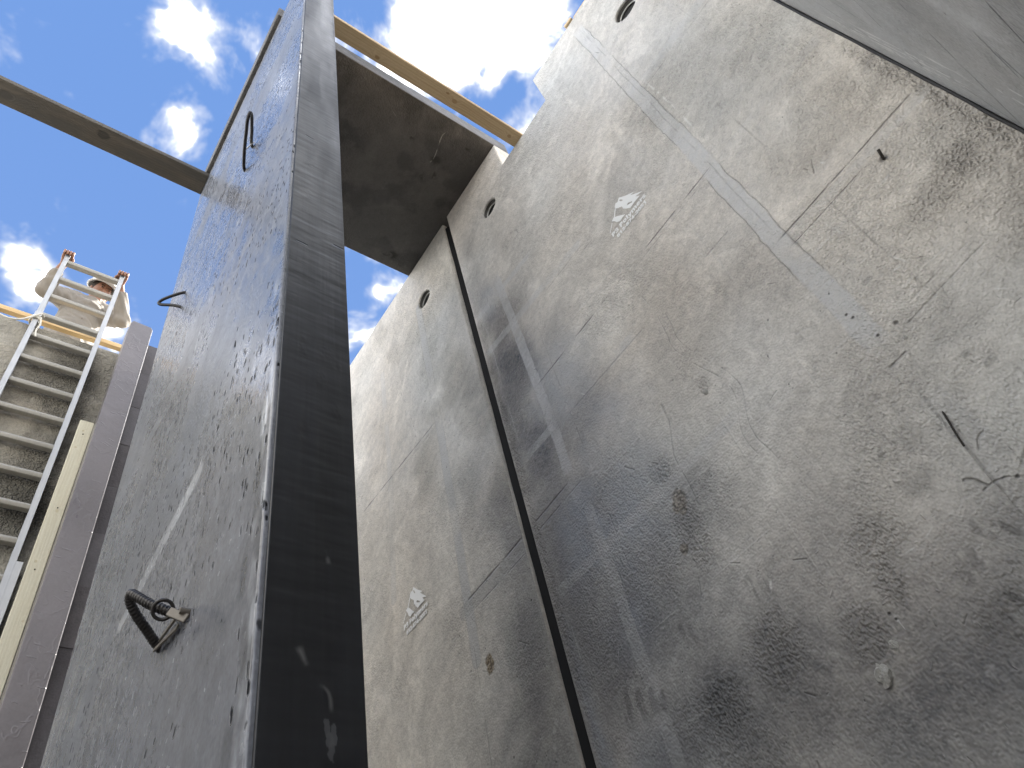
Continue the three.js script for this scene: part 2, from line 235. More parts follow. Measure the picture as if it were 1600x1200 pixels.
  sf.groove([[-0.3, 5.68], [-0.62, 5.68]], 0.004, 0.15, 0.2, 0.004); sf.groove([[-0.25, 5.62], [0.3, 5.64]], 0.004, 0.15, 0.15, 0.004);
  // meandering lines of a dragged liner
  for (const o of [0, 0.035]) sf.groove([[-0.80 + o, 3.75], [-0.775 + o, 3.44], [-0.80 + o, 3.33], [-0.765 + o, 3.19], [-0.69 + o, 2.96], [-0.74 + o, 2.8], [-0.71 + o, 2.6]], 0.003, 0.18, 0.2, 0.02, 4);
  sf.groove([[-0.98, 3.45], [-0.95, 3.1], [-1.0, 2.9], [-0.99, 2.5]], 0.005, 0.25, 0.3, 0.012, 5);
  // roughened paste
  for (const [s, t, rs, rt, a] of [[-0.97, 2.187, 0.12, 0.12, 1], [-1.208, 2.15, 0.09, 0.10, 1.1], [-1.06, 2.64, 0.06, 0.13, 0.9], [0.14, 2.96, 0.15, 0.1, 0.8], [0.28, 3.0, 0.12, 0.25, 0.7], [-0.583, 2.265, 0.09, 0.075, 1.1], [-0.62, 2.15, 0.04, 0.06, 1], [-1.073, 2.93, 0.07, 0.1, 1], [-0.77, 3.08, 0.035, 0.05, 0.9], [-0.75, 2.08, 0.06, 0.10, 0.9], [0.1, 3.55, 0.25, 0.2, 0.35], [-0.1, 4.5, 0.25, 0.5, 0.35], [0.2, 4.2, 0.15, 0.6, 0.45], [-1.55, 4.6, 0.2, 0.4, 0.3], [0.33, 3.4, 0.03, 0.6, 0.9], [-1.74, 3.6, 0.03, 1.6, 0.6], [-0.45, 1.95, 0.1, 0.08, 0.6]]) sf.rough(s, t, rs, rt, a);
  // damp hand smears
  const smear = (s, t, ds, dt, wd, a) => sf.stroke([[s, t], [s + ds * 0.5 + dt * 0.08, t + dt * 0.5], [s + ds, t + dt]], wd * 1.1, (k, d, q, x, y) => { const n = fbm(x * 26, y * 26, 4); const f = a * (1 - smooth(0.45, 1, d + (n - 0.5) * 0.9)) * smooth(0.30, 0.5, fbm(x * 40 + 3, y * 14, 3)) * smooth(0, 0.15, q) * smooth(0, 0.4, 1 - q); sf.mul(k, 1 - f * 0.85); sf.r[k] -= 0.12 * f; sf.b[k] += 0.06 * f * (d > 0.6 ? 1 : -0.6); }, wd * 0.8, 9, 0.8);
  for (const [s, t, ds, dt, wd, a] of [[-0.395, 2.45, -0.03, -0.06, 0.014, 0.35], [-0.42, 2.46, -0.035, -0.05, 0.012, 0.35], [-0.38, 2.17, 0.03, -0.09, 0.012, 0.45], [-0.34, 2.15, 0.04, -0.1, 0.013, 0.45], [-0.30, 2.12, 0.03, -0.07, 0.014, 0.4], [-0.42, 2.12, -0.02, -0.07, 0.035, 0.3], [-0.46, 2.07, 0.02, -0.02, 0.035, 0.3], [-0.43, 2.0, 0.05, -0.07, 0.012, 0.4], [-0.18, 2.9, 0.05, 0.0, 0.012, 0.35], [-0.05, 2.75, 0.05, 0.01, 0.014, 0.3], [0.05, 2.73, 0.04, 0.01, 0.014, 0.4], [-0.14, 2.5, 0.03, 0, 0.012, 0.4], [-0.12, 2.44, 0.04, 0, 0.012, 0.3], [-0.96, 2.42, -0.01, -0.12, 0.018, 0.35], [-0.93, 2.36, 0.03, -0.06, 0.012, 0.3], [-1.5, 2.36, 0.01, -0.13, 0.02, 0.45], [-1.46, 2.33, 0.04, -0.1, 0.02, 0.45], [-1.42, 2.30, 0.04, -0.1, 0.015, 0.45], [-1.55, 2.38, -0.02, -0.14, 0.02, 0.4], [-1.22, 2.42, 0.02, -0.1, 0.012, 0.35], [-1.25, 2.44, 0.02, -0.12, 0.01, 0.35]]) smear(s, t, ds, dt, wd, a);
  for (const [s, t, rs, rt, a] of [[-0.42, 2.32, 0.05, 0.035, 0.2], [-0.3, 2.0, 0.05, 0.03, 0.2], [-0.4, 2.62, 0.07, 0.06, 0.14], [-0.36, 2.42, 0.05, 0.05, 0.2], [-0.1, 2.6, 0.12, 0.06, 0.12], [0.25, 2.75, 0.1, 0.1, 0.14], [-0.75, 4.4, 0.2, 0.3, 0.1], [0.0, 4.0, 0.2, 0.3, 0.1]]) sf.patch(s, t, rs, rt, (k, m, x, y) => sf.mul(k, 1 - a * m * (0.4 + 1.2 * fbm(x * 20, y * 20, 3))), 0.5, 14);
  // pale scratches
  const sc = [0.72, 0.72, 0.70];
  for (const [p, wd] of [[[[-0.575, 2.193], [-0.5, 2.188], [-0.452, 2.205]], 0.004], [[[-0.208, 4.877], [-0.2, 4.5], [-0.199, 4.141]], 0.006], [[[-0.077, 2.92], [-0.051, 2.83]], 0.005], [[[-0.133, 3.224], [-0.114, 3.094]], 0.004], [[[-0.66, 2.09], [-0.655, 2.04]], 0.004], [[[-0.1, 2.86], [-0.07, 2.85]], 0.005], [[[0.0, 3.42], [0.01, 3.38]], 0.004], [[[-0.9, 2.36], [-0.92, 2.32]], 0.006], [[[0.02, 2.6], [0.05, 2.56]], 0.004]]) sf.scratch(p, wd, sc, 0.8);
  for (const [s, t, r] of [[-0.42, 1.93, 0.03], [-0.38, 1.92, 0.02], [-0.27, 2.0, 0.02], [-0.9, 2.5, 0.015], [-0.63, 2.62, 0.02], [-0.45, 1.86, 0.02], [-0.55, 1.88, 0.015]]) sf.patch(s, t, r, r, (k, m, x, y) => sf.to(k, [0.5, 0.5, 0.48], m * 0.5 * noise(x * 80, y * 80)), 0.6, 20);
  // broken-out spots: aggregate showing
  for (const [s, t, r] of [[-1.06, 2.78, 0.036], [-1.12, 2.62, 0.018]]) sf.patch(s, t, r, r * 1.3, (k, m, x, y) => { const n = noise(x * 130, y * 130); sf.to(k, [0.25 * (0.3 + n * 1.3), 0.23 * (0.3 + n * 1.3), 0.20 * (0.3 + n * 1.3)], m * 0.75); sf.b[k] += (n - 0.75) * 0.5 * m; sf.r[k] += 0.3 * m; }, 0.25, 25);
  // bug holes
  const R = rng(5); for (let i = 0; i < 2600; i++) { const s = -1.78 + R() * 2.3, t = 1.5 + R() * 4.6, l = 0.004 + R() * R() * 0.016, a = 0.9 + (R() - 0.5) * 2.4, w = 0.0012 + R() * 0.0014, d = (R() - 0.4) * 0.5; if (fbm(s * 3 + 2, t * 3, 3) > 0.42) sf.stroke([[s, t], [s + l * Math.cos(a), t + l * Math.sin(a)]], w, (k, e) => { sf.b[k] += d * (1 - e); sf.mul(k, 1 + d * 0.5 * (1 - e)); }); }
  for (let i = 0; i < 420; i++) { const s = -1.78 + R() * 2.3, t = 1.5 + R() * 4.6, r = 0.0015 + R() * R() * 0.0035; if (fbm(s * 2 + 9, t * 2, 3) > 0.45) sf.pit(s, t, r, 0.3 + R() * 0.3, 0.35 + R() * 0.4); }
  for (let i = 0; i < 140; i++) { const s = -1.78 + R() * 2.3, t = 1.6 + R() * 4.3, a = R() * 6.3, l = 0.02 + R() * 0.06; (R() < 0.5 ? sf.groove([[s, t], [s + l * Math.cos(a), t + l * Math.sin(a)]], 0.0028, 0.3, 0.35, 0.003, 20) : sf.scratch([[s, t], [s + l * Math.cos(a), t + l * Math.sin(a)]], 0.0026, sc, 0.5)); }
  for (const [s, t, r] of [[-0.247, 2.727, 0.006], [-0.19, 2.717, 0.008], [-0.241, 2.179, 0.006], [-0.667, 2.094, 0.005], [-0.66, 2.075, 0.004], [0.118, 3.206, 0.016], [-0.27, 2.86, 0.006], [-0.262, 2.835, 0.006]]) sf.pit(s, t, r, 0.55, 0.75);
  for (const [s, t, a, l] of [[-0.241, 2.179, 0.5, 0.12], [-0.241, 2.179, -0.9, 0.1], [-0.241, 2.179, 2.9, 0.08], [-0.26, 2.28, 0.7, 0.05], [-0.3, 2.2, 2.2, 0.06]]) sf.groove([[s, t], [s + l * 0.5 * Math.cos(a), t + l * 0.5 * Math.sin(a) + 0.01], [s + l * Math.cos(a), t + l * Math.sin(a)]], 0.005, 0.4, 0.35, 0.006, 14);

  const t = thing('precast_wall_panel', 'tall wide grey concrete panel filling the right side, notch cut in its top edge', 'wall', [XW, 0, -0.6]);
  const holes = [[-1.385, 5.51, 0.069], [-0.016, 5.51, 0.078]];
  part(t, 'body', boxUV(panelX(XW, TH, [[-1.770, 0], [0.52, 0], [0.52, 6.1], [-0.685, 6.1], [-0.685, 5.73], [-1.16, 5.73], [-1.16, TOP - 0.004], [-1.770, TOP - 0.004]], holes), sf, 'x'), sf.material(0.015));
  addSleeves(t, holes);
  addLogo(t, -0.773, 4.142);
  // bits stuck in the surface
  const steel = plain(0.05, 0.045, 0.04, 0.5, { metalness: 0.6 }), dark = plain(0.035, 0.03, 0.026, 0.8);
  part(t, 'tie_wire', tube([[1.802, 2.42, -0.262], [1.79, 2.39, -0.264], [1.778, 2.33, -0.272], [1.776, 2.30, -0.276]], 0.0028, 24, 8), dark, 'dark wire end sticking out of the wall');
  part(t, 'tie_wire', tube([[1.803, 3.205, 0.118], [1.78, 3.20, 0.122], [1.768, 3.215, 0.128]], 0.005, 16, 8), steel, 'short steel stub in the wall');
  // lumps of mortar
  for (const [s, y, r, lab] of [[-0.76, 1.985, 0.022, 'pale crumpled mortar lump'], [-0.775, 3.045, 0.010], [-0.2, 2.66, 0.007], [-0.70, 2.03, 0.011]]) {
    const g = new THREE.IcosahedronGeometry(r, 4), p = g.attributes.position;
    for (let i = 0; i < p.count; i++) { const x = p.getX(i), yy = p.getY(i), z = p.getZ(i), q = 0.45 + 1.2 * fbm((x + z * 0.5 + s) / r * 2.4 + 20, (yy - z * 0.7) / r * 2.4 + 20, 5, 0.65); p.setXYZ(i, x * q * 0.8, yy * q * 1.15, z * q * 0.85); }
    g.computeVertexNormals(); g.translate(XW + 0.001, y, s); part(t, 'mortar_lump', g, plain(0.44, 0.435, 0.41, 0.95), lab);
  }
}

function addSleeves(t, holes) {   // each opening: a cast sleeve, its pale rim at the back and the dark plug behind
  for (const [z, y, r] of holes) {
    const pr = [[r - 0.004, 0.012], [r - 0.008, 0.14], [r - 0.02, 0.146]].map(([a, b]) => new THREE.Vector2(a, b));
    const turn = (g) => { g.rotateZ(-Math.PI / 2); g.translate(XW, y, z); return g; };
    const sl = part(t, 'lifting_hole_sleeve', turn(new THREE.LatheGeometry(pr, 36)), plain(0.13, 0.125, 0.115, 0.8));
    const ring = new THREE.TorusGeometry(r - 0.010, 0.0045, 8, 40); ring.rotateX(Math.PI / 2); ring.translate(0, 0.034, 0);
    const w = new THREE.Vector3(); const g1 = turn(ring); sl.updateWorldMatrix(true, false); w.setFromMatrixPosition(sl.matrixWorld); g1.translate(-w.x, -w.y, -w.z);
    const m1 = new THREE.Mesh(g1, plain(0.6, 0.6, 0.57, 0.5)); m1.name = 'rim'; sl.add(m1);
    const cap = new THREE.CylinderGeometry(r - 0.009, r - 0.009, 0.008, 32); cap.translate(0, 0.047, 0); const g2 = turn(cap); g2.translate(-w.x, -w.y, -w.z);
    const m2 = new THREE.Mesh(g2, plain(0.02, 0.02, 0.02, 0.8)); m2.name = 'plug'; sl.add(m2);
  }
}
function addLogo(t, z0, y0, wear) {   // white stencilled maker's mark: peaks over two lines of lettering, painted flat on the face
  const paint = plain(0.86, 0.87, 0.86, 0.7, { side: THREE.DoubleSide });
  const put = (g, name) => { g.rotateY(-Math.PI / 2); g.translate(XW - 0.0022, y0, z0); return part(t, name, g, paint); };
  const poly = (pts, holes = []) => { const sh = new THREE.Shape(pts.map((p) => new THREE.Vector2(...p))); for (const h of holes) sh.holes.push(new THREE.Path(h.map((p) => new THREE.Vector2(...p)))); return new THREE.ShapeGeometry(sh); };
  const peaks = [poly([[0.129, 0.171], [0.16, 0.135], [0.205, 0.095], [0.181, 0.102], [0.235, 0.044], [0.196, 0.062], [0.215, 0.036], [0.18, 0.038], [0.147, 0.034], [0.128, 0.06], [0.118, 0.078], [0.118, 0.1], [0.1, 0.116], [0.086, 0.134], [0.088, 0.148], [0.1, 0.162], [0.112, 0.155]], [[[0.122, 0.156], [0.133, 0.146], [0.14, 0.126], [0.128, 0.134]], [[0.14, 0.072], [0.168, 0.053], [0.172, 0.058], [0.15, 0.078]]]),
    poly([[0.056, 0.098], [0.075, 0.078], [0.112, 0.034], [0.09, 0.036], [0.072, 0.031], [0.056, 0.05], [0.05, 0.07], [0.037, 0.088]]),
    poly([[0.083, 0.137], [0.088, 0.131], [0.062, 0.09], [0.056, 0.093]]), poly([[0.034, 0.079], [0.038, 0.075], [0.004, 0.035], [0.0, 0.037]])];
  put(mergeGeometries(peaks).toNonIndexed(), 'stencil_emblem');
  const text = (str, size, x, y, wd) => { const g = new TextGeometry(str, { font, size, depth: 0.0003, curveSegments: 3, bevelEnabled: true, bevelSize: 0.0011, bevelThickness: 0.0002, bevelSegments: 1 }); g.computeBoundingBox(); const b = g.boundingBox; g.translate(-b.min.x, 0, 0); g.scale(wd / (b.max.x - b.min.x), 1, 1); g.translate(x, y, 0); return g; };
  put(text('P3 Polymers', 0.027, 0.004, -0.006, 0.232), 'stencil_lettering');
  put(text('612-874-2051', 0.022, 0.022, -0.042, 0.198), 'stencil_lettering');
}

// main wall, left panel -------------------------------------------------------
{
  const sf = new Surface(-3.95, 1.7, -1.83, 6.12, 1024, 2048).fill((s, t, o) => concrete(o, s, t, { c: [0.54, 0.518, 0.468], mott: 0.10, seed: 14, rough: 0.5 }));
  const streak = (pts, wd, a) => sf.stroke(pts, wd, (k, d, q, s, t) => { const f = a * smooth(0.3, 0.55, fbm(s * 4, t * 3, 3) + 0.08) * (d < 0.85 ? 1 : 0.3); sf.to(k, [0.43, 0.435, 0.43], f); sf.b[k] += 0.03 * f; if (d > 0.85) { sf.mul(k, 0.88); sf.b[k] -= 0.05; } }, 0.004, 4);
  streak([[-2.27, 5.55], [-2.265, 4.4], [-2.28, 3.2], [-2.29, 2.9]], 0.036, 0.75); streak([[-2.8, 5.4], [-2.83, 4.4], [-2.9, 3.6]], 0.03, 0.35); streak([[-3.5, 5.6], [-3.5, 2]], 0.03, 0.3);
  for (const [s, t, rs, rt, a] of [[-1.9, 3.1, 0.16, 0.6, 0.6], [-2.0, 2.6, 0.25, 0.35, 0.6], [-1.9, 4.2, 0.1, 0.4, 0.25], [-2.05, 3.7, 0.2, 0.3, 0.3], [-2.2, 2.2, 0.4, 0.35, 0.55], [-1.9, 5.0, 0.06, 0.5, 0.2], [-2.3, 2.6, 0.2, 0.2, 0.25], [-2.8, 2.0, 0.5, 0.25, 0.3]]) sf.sprayAndShade(s, t, rs, rt, a);
  sf.groove([[-2.28, 4.405], [-3.4, 4.43]], 0.0055, 0.5, 0.6, 0.003, 3); sf.groove([[-2.3, 4.37], [-2.75, 4.38]], 0.003, 0.25, 0.3, 0.003, 3);
  sf.stroke([[-1.83, 3.175], [-2.32, 3.155]], 0.038, (k, d, q, s, t) => { const f = 0.5 * smooth(0.3, 0.6, fbm(s * 5, t * 5, 3)); sf.to(k, [0.33, 0.33, 0.32], f); sf.b[k] -= 0.06 * (d < 0.9); }, 0.004, 5);
  sf.groove([[-1.83, 3.215], [-2.31, 3.19]], 0.007, 0.55, 0.65, 0.005, 7); sf.groove([[-1.83, 3.135], [-2.32, 3.12]], 0.004, 0.4, 0.4, 0.004, 7);
  sf.groove([[-2.29, 3.1], [-2.32, 2.2]], 0.004, 0.3, 0.3, 0.005, 3); sf.groove([[-2.86, 3.0], [-2.9, 1.8]], 0.003, 0.2, 0.2, 0.005, 3);
  sf.groove([[-2.2, 5.9], [-3.4, 5.85]], 0.004, 0.2, 0.25, 0.004); sf.groove([[-2.6, 5.05], [-3.3, 5.1]], 0.003, 0.15, 0.2, 0.004);
  sf.scratch([[-1.83, 2.7], [-2.1, 2.68], [-2.3, 2.78]], 0.02, [0.40, 0.40, 0.39], 0.35);
  sf.patch(-2.205, 2.83, 0.028, 0.05, (k, m, x, y) => { const n = noise(x * 140, y * 140); sf.to(k, [0.3 * n + 0.04, 0.24 * n + 0.03, 0.15 * n + 0.02], m); sf.b[k] += (n - 0.8) * 0.6 * m; }, 0.25, 25);
  for (const [s, t] of [[-2.86, 2.72], [-2.87, 2.66], [-2.88, 2.56], [-2.6, 2.6], [-2.33, 5.42], [-2.33, 5.35], [-1.92, 2.42], [-1.94, 2.37], [-1.9, 2.44], [-1.98, 2.28]]) sf.patch(s, t, 0.013, 0.014, (k, m) => sf.to(k, [0.52, 0.52, 0.5], m * 0.55), 0.3, 40);
  sf.rough(-2.75, 2.5, 0.1, 0.08, 0.5); sf.rough(-2.45, 4.2, 0.15, 0.3, 0.4); sf.rough(-2.05, 4.6, 0.15, 0.4, 0.4);
  const R = rng(8); for (let i = 0; i < 420; i++) sf.pit(-3.95 + R() * 2.12, 1.7 + R() * 4.4, 0.002 + R() * R() * 0.005, 0.3 + R() * 0.3, 0.3 + R() * 0.4);
  for (let i = 0; i < 90; i++) { const s = -3.6 + R() * 1.7, t = 1.9 + R() * 4, l = 0.02 + R() * 0.07, a = R() * 6.3; R() < 0.5 ? sf.groove([[s, t], [s + l * Math.cos(a), t + l * Math.sin(a)]], 0.0028, 0.25, 0.3, 0.003, 20) : sf.scratch([[s, t], [s + l * Math.cos(a), t + l * Math.sin(a)]], 0.0028, [0.55, 0.55, 0.53], 0.45); }
  const t = thing('precast_wall_panel', 'tall concrete panel left of the black joint, behind the freestanding dark-ended panel', 'wall', [XW, 0, -2.8]);
  const holes = [[-2.19, 5.56, 0.068]];
  part(t, 'body', boxUV(panelX(XW + 0.004, TH, [[-3.9, 0], [-1.836, 0], [-1.836, TOP - 0.004], [-3.9, TOP - 0.004]], holes, 0.014), sf, 'x'), sf.material(0.013));
  addSleeves(t, holes); addLogo(t, -2.823, 3.372);
}

// black sealant in the joint between the two
{
  const t = thing('joint_sealant', 'black sealant bead filling the vertical joint between the two wall panels', 'sealant', [1.84, 0, -1.805]);
  const sh = []; const n = 160, pos = [], idx = [];
  const prof = [[-0.036, -0.030], [-0.028, -0.027], [-0.012, -0.018], [0.006, -0.008], [0.022, 0.004], [0.036, 0.02]];
  for (let j = 0; j <= n; j++) { const y = 0.01 + j / n * (TOP - 0.06); for (let i = 0; i < prof.length; i++) { const w = (fbm(y * 6, i * 3.1, 3) - 0.5) * 0.008; pos.push(1.852 + prof[i][1] + w, y, -1.805 + prof[i][0]); } }
  for (let j = 0; j < n; j++) for (let i = 0; i + 1 < prof.length; i++) { const a = j * prof.length + i, b = a + 1, c = a + prof.length, d = c + 1; idx.push(a, c, b, b, c, d); }
  const g = new THREE.BufferGeometry(); g.setAttribute('position', new THREE.Float32BufferAttribute(pos, 3)); g.setIndex(idx); g.computeVertexNormals();
  part(t, 'bead', g, plain(0.008, 0.008, 0.009, 0.75, { side: THREE.DoubleSide }));
  part(t, 'backer_board', rbox(1.875, 0.005, -1.85, 1.89, TOP - 0.03, -1.76, 0.002), plain(0.01, 0.01, 0.01, 0.9));
}

// side wall just behind the camera on the right -------------------------------
{
  const sf = new Surface(0.2, 1.6, 1.81, 6.1, 768, 2048).fill((s, t, o) => { concrete(o, s, t, { c: [0.37, 0.38, 0.385], mott: 0.16, seed: 31, rough: 0.42 }); });
  for (const [p, q, w] of [[[1.25, 2.956], [1.77, 2.875], 0.006], [[1.141, 2.693], [1.43, 2.648], 0.006], [[1.07, 2.521], [1.3, 2.49], 0.006], [[1.3, 2.66], [1.43, 2.62], 0.005], [[1.486, 3.527], [1.60, 3.2], 0.004], [[1.60, 3.2], [1.778, 2.881], 0.004], [[1.567, 3.721], [1.70, 3.4], 0.004], [[1.2, 3.3], [1.79, 3.22], 0.004]]) sf.groove([p, q], w, 0.4, 0.6, 0.004, 4);
  for (const [p, q] of [[[1.66, 3.75], [1.66, 2.95]], [[1.62, 3.6], [1.64, 3.05]], [[1.70, 3.5], [1.69, 3.0]], [[1.6, 2.9], [1.62, 2.72]], [[1.57, 3.2], [1.6, 2.95]], [[1.5, 2.8], [1.53, 2.68]], [[1.68, 3.9], [1.69, 3.3]], [[1.55, 2.86], [1.59, 2.7]]]) { sf.scratch([p, q], 0.009, [0.68, 0.69, 0.69], 0.95); sf.scratch([[p[0] + 0.02, p[1] - 0.1], [q[0] + 0.02, q[1] - 0.05]], 0.004, [0.66, 0.67, 0.67], 0.8); }
  const R = rng(18); for (let i = 0; i < 200; i++) sf.pit(0.2 + R() * 1.6, 1.6 + R() * 4.4, 0.002 + R() * R() * 0.005, 0.3, 0.5);
  sf.sprayAndShade(1.1, 2.35, 0.25, 0.25, 0.35);
  const t = thing('precast_wall_panel', 'smooth concrete wall with ruled lines in the top right corner', 'wall', [0.8, 0, 0.44]);
  part(t, 'body', boxUV(rbox(-0.35, 0, 0.36, XW - 0.011, TOP, 0.515, 0.006), sf, 'z'), sf.material(0.008));
  const j = thing('joint_sealant', 'black sealant line in the corner beside the top right wall', 'sealant', [XW - 0.007, 0, 0.44]);
  const pts = []; for (let i = 0; i <= 60; i++) { const y = 0.01 + i / 60 * (TOP - 0.05); pts.push([XW - 0.006 + (fbm(y * 5, 3, 3) - 0.5) * 0.004, y, 0.356 + (fbm(y * 7, 9, 3) - 0.5) * 0.006]); }
  part(j, 'bead', tube(pts, 0.0055, 240, 10), plain(0.010, 0.010, 0.010, 0.6));
}

// freestanding near panel -----------------------------------------------------
const XP = 0.308, ZP0 = -0.84, ZP1 = -2.41;
{
  const sf = new Surface(-2.42, 1.3, -0.83, 6.1, 1024, 2048).fill((s, t, o) => {
    concrete(o, s, t, { c: [0.16, 0.168, 0.19], mott: 0.13, seed: 47, rough: 0.23, drift: 0.2 });
    const v = fbm(s * 22, t * 2.2, 4), v2 = fbm(s * 60 + 4, t * 9, 3); o[3] = 0.5 + (o[3] - 0.5) * 0.45 + (v - 0.5) * 0.05 + (v2 - 0.5) * 0.12; o[0] *= 0.94 + v * 0.12; o[1] *= 0.94 + v * 0.12; o[2] *= 0.94 + v * 0.12;
  });
  sf.sp = new Float32Array(sf.w * sf.h).fill(1);   // bug holes lose their gloss and darken: shade of the hollows painted in
  const R = rng(77); // drawn-out bug holes all over a cast face
  for (let i = 0; i < 5200; i++) { const s = -2.42 + R() * 1.6, t = 1.3 + R() * 4.4; if (fbm(s * 3, t * 2, 3) < 0.36 + 0.25 * R()) continue; const l = 0.005 + R() * R() * 0.016, w = 0.0026 + R() * R() * 0.0036, d = R(); sf.stroke([[s, t], [s + (R() - 0.7) * 0.004, t - l]], w, (k, e) => { sf.b[k] -= (0.3 + 0.5 * d) * (1 - e * e); sf.mul(k, 1 - (0.6 + 0.35 * d) * (1 - e * e * e)); sf.r[k] += 0.4 * (1 - e); sf.sp[k] = Math.min(sf.sp[k], smooth(0.55, 1, e)); }); }
  for (let i = 0; i < 90; i++) { const s = -2.4 + R() * 1.55, t = 1.3 + R() * 4.4, l = 0.004 + R() * 0.01; sf.stroke([[s, t], [s, t - l]], 0.002, (k, e) => { sf.b[k] += 0.3 * (1 - e); sf.to(k, [0.5, 0.51, 0.52], 0.5 * (1 - e)); }); }
  sf.stroke([[-1.256, 2.52], [-1.42, 2.49], [-1.73, 2.44]], 0.028, (k, d, q, s, t) => { const f = 0.6 * smooth(0.28, 0.55, fbm(s * 5, t * 8, 3) + 0.1 * (1 - q)); sf.to(k, [0.47, 0.49, 0.52], f * (d < 0.85 ? 1 : 0.5)); sf.b[k] += 0.04 * f; }, 0.006, 6);
  for (const [s, t, l] of [[-1.5, 3.65, 0.3], [-1.47, 3.7, 0.35], [-1.6, 4.3, 0.5], [-1.3, 4.2, 0.6], [-1.15, 5.0, 0.6], [-1.9, 4.8, 0.5], [-1.55, 3.5, 0.2]]) sf.scratch([[s, t], [s - 0.02, t - l]], 0.006, [0.56, 0.58, 0.60], 0.6);
  for (let i = 0; i < 16; i++) { const t = 5.95 - i * 0.065; sf.pit(-2.33 + i * 0.012 + (R() - 0.5) * 0.02, t, 0.008 + R() * 0.012, 0.6, 0.7); }
  sf.pit(-2.10, 4.95, 0.02, 0.6, 0.7); sf.groove([[-1.593, 4.6], [-1.60, 4.45]], 0.008, 0.6, 0.7, 0.003); sf.groove([[-1.25, 2.05], [-1.32, 1.88], [-1.36, 1.75]], 0.0025, 0.3, 0.5, 0.004); sf.groove([[-1.08, 5.3], [-1.09, 5.1]], 0.004, 0.3, 0.4, 0.004);
  // pale drips and slurry down the front arris
  for (let i = 0; i < 26; i++) { const t = 1.6 + R() * 1.4, s = -0.848 - R() * 0.03; sf.patch(s, t, 0.012, 0.03 + R() * 0.04, (k, m, x, y) => { sf.to(k, [0.5, 0.53, 0.57], m * 0.35 * noise(x * 60, y * 25)); sf.b[k] += 0.05 * m; }, 0.5, 18); }
  for (let i = 0; i < 10; i++) sf.patch(-0.85 - R() * 0.05, 1.7 + R() * 1.1, 0.02, 0.05, (k, m) => sf.mul(k, 1 - 0.3 * m), 0.4, 16);
  const t = thing('precast_wall_panel', 'freestanding concrete panel seen on edge, glossy pitted face and dark end, lifting loops on it', 'wall', [(XP + 0.229), 0, -1.6]);
  part(t, 'body', boxUV(rbox(XP, 0, ZP1, XP + TH - 0.005, TOP - 0.004, ZP0, 0.006), sf, 'x'), sf.material(0.0042));
  // dark brushed coating on the end face: a skin of its own, a little short of the left arris
  const ce = new Surface(0.30, 1.3, 0.47, 6.1, 192, 2048).fill((s, tt, o) => { const a = fbm(s * 12, tt * 3, 4), v = fbm(s * 60 + 9, tt * 2.5, 3), h = fbm(s * 9, tt * 40, 3), m = 0.6 + a * 0.5 + (v - 0.5) * 0.5 + (h - 0.5) * 0.25; o[0] = 0.010 * m; o[1] = 0.011 * m; o[2] = 0.014 * m; o[3] = 0.5 + (h - 0.5) * 0.25 + (v - 0.5) * 0.1 + (a - 0.5) * 0.3; o[4] = 0.43 + (a - 0.5) * 0.3; });
  ce.stroke([[0.42, 1.3], [0.425, 6.1]], 0.034, (k, d, q, x, y) => { const f = (1 - smooth(0.7, 1, d)) * smooth(0.35, 0.6, fbm(x * 20, y * 4, 3)); ce.mul(k, 1 - 0.2 * f); ce.r[k] -= 0.06 * f; }, 0.008, 4, 0.3);
  
  for (const [s, y] of [[0.335, 2.93], [0.43, 2.99], [0.345, 3.6], [0.34, 4.1]]) ce.groove([[s, y], [s + 0.03, y - 0.002]], 0.0025, 0.35, 0.5, 0.003, 20);
  for (const [s, y] of [[0.362, 2.52], [0.41, 2.53], [0.435, 2.50], [0.40, 2.44], [0.365, 2.28], [0.355, 3.2], [0.36, 3.4], [0.37, 3.9], [0.43, 2.35]]) ce.patch(s, y, 0.016, 0.03, (k, m, x, yy) => { ce.b[k] += 0.25 * m * (fbm(x * 60, yy * 40, 3) - 0.4); ce.mul(k, 1 - 0.3 * m); }, 0.8, 30);
  for (const [a, b] of [[0.408, 1.752], [0.411, 1.738], [0.414, 1.724], [0.417, 1.745]]) ce.patch(a, b, 0.005, 0.011, (k, m) => ce.to(k, [0.07, 0.073, 0.078], m * 0.8), 0.1, 130);
  ce.scratch([[0.395, 1.81], [0.41, 1.80], [0.415, 1.77]], 0.004, [0.12, 0.12, 0.12], 0.7); ce.scratch([[0.405, 2.03], [0.41, 2.0]], 0.004, [0.12, 0.12, 0.12], 0.7); ce.scratch([[0.365, 1.86], [0.38, 1.83]], 0.006, [0.14, 0.14, 0.14], 0.7);
  part(t, 'end_coating', boxUV(rbox(XP + 0.009, 0.002, ZP0 - 0.003, XP + TH - 0.001, TOP - 0.006, ZP0 + 0.004, 0.003), ce, 'z'), ce.material(0.006), 'near-black brushed coating on the panel end');

  // lifting loops bent out of the face: things of their own cast into the panel
  const rebar = plain(0.022, 0.02, 0.02, 0.38, { metalness: 0.3 }), strap = plain(0.17, 0.155, 0.135, 0.5, { metalness: 0.5 });
  const loop = (label, pts, r) => { const o = thing('lifting_loop', label, 'lifting loop', [XP, pts[0][1], pts[0][2]], 'lifting loops on the freestanding panel'); part(o, 'bar', tube(pts, r, 300, 12, 150), rebar); return o; };
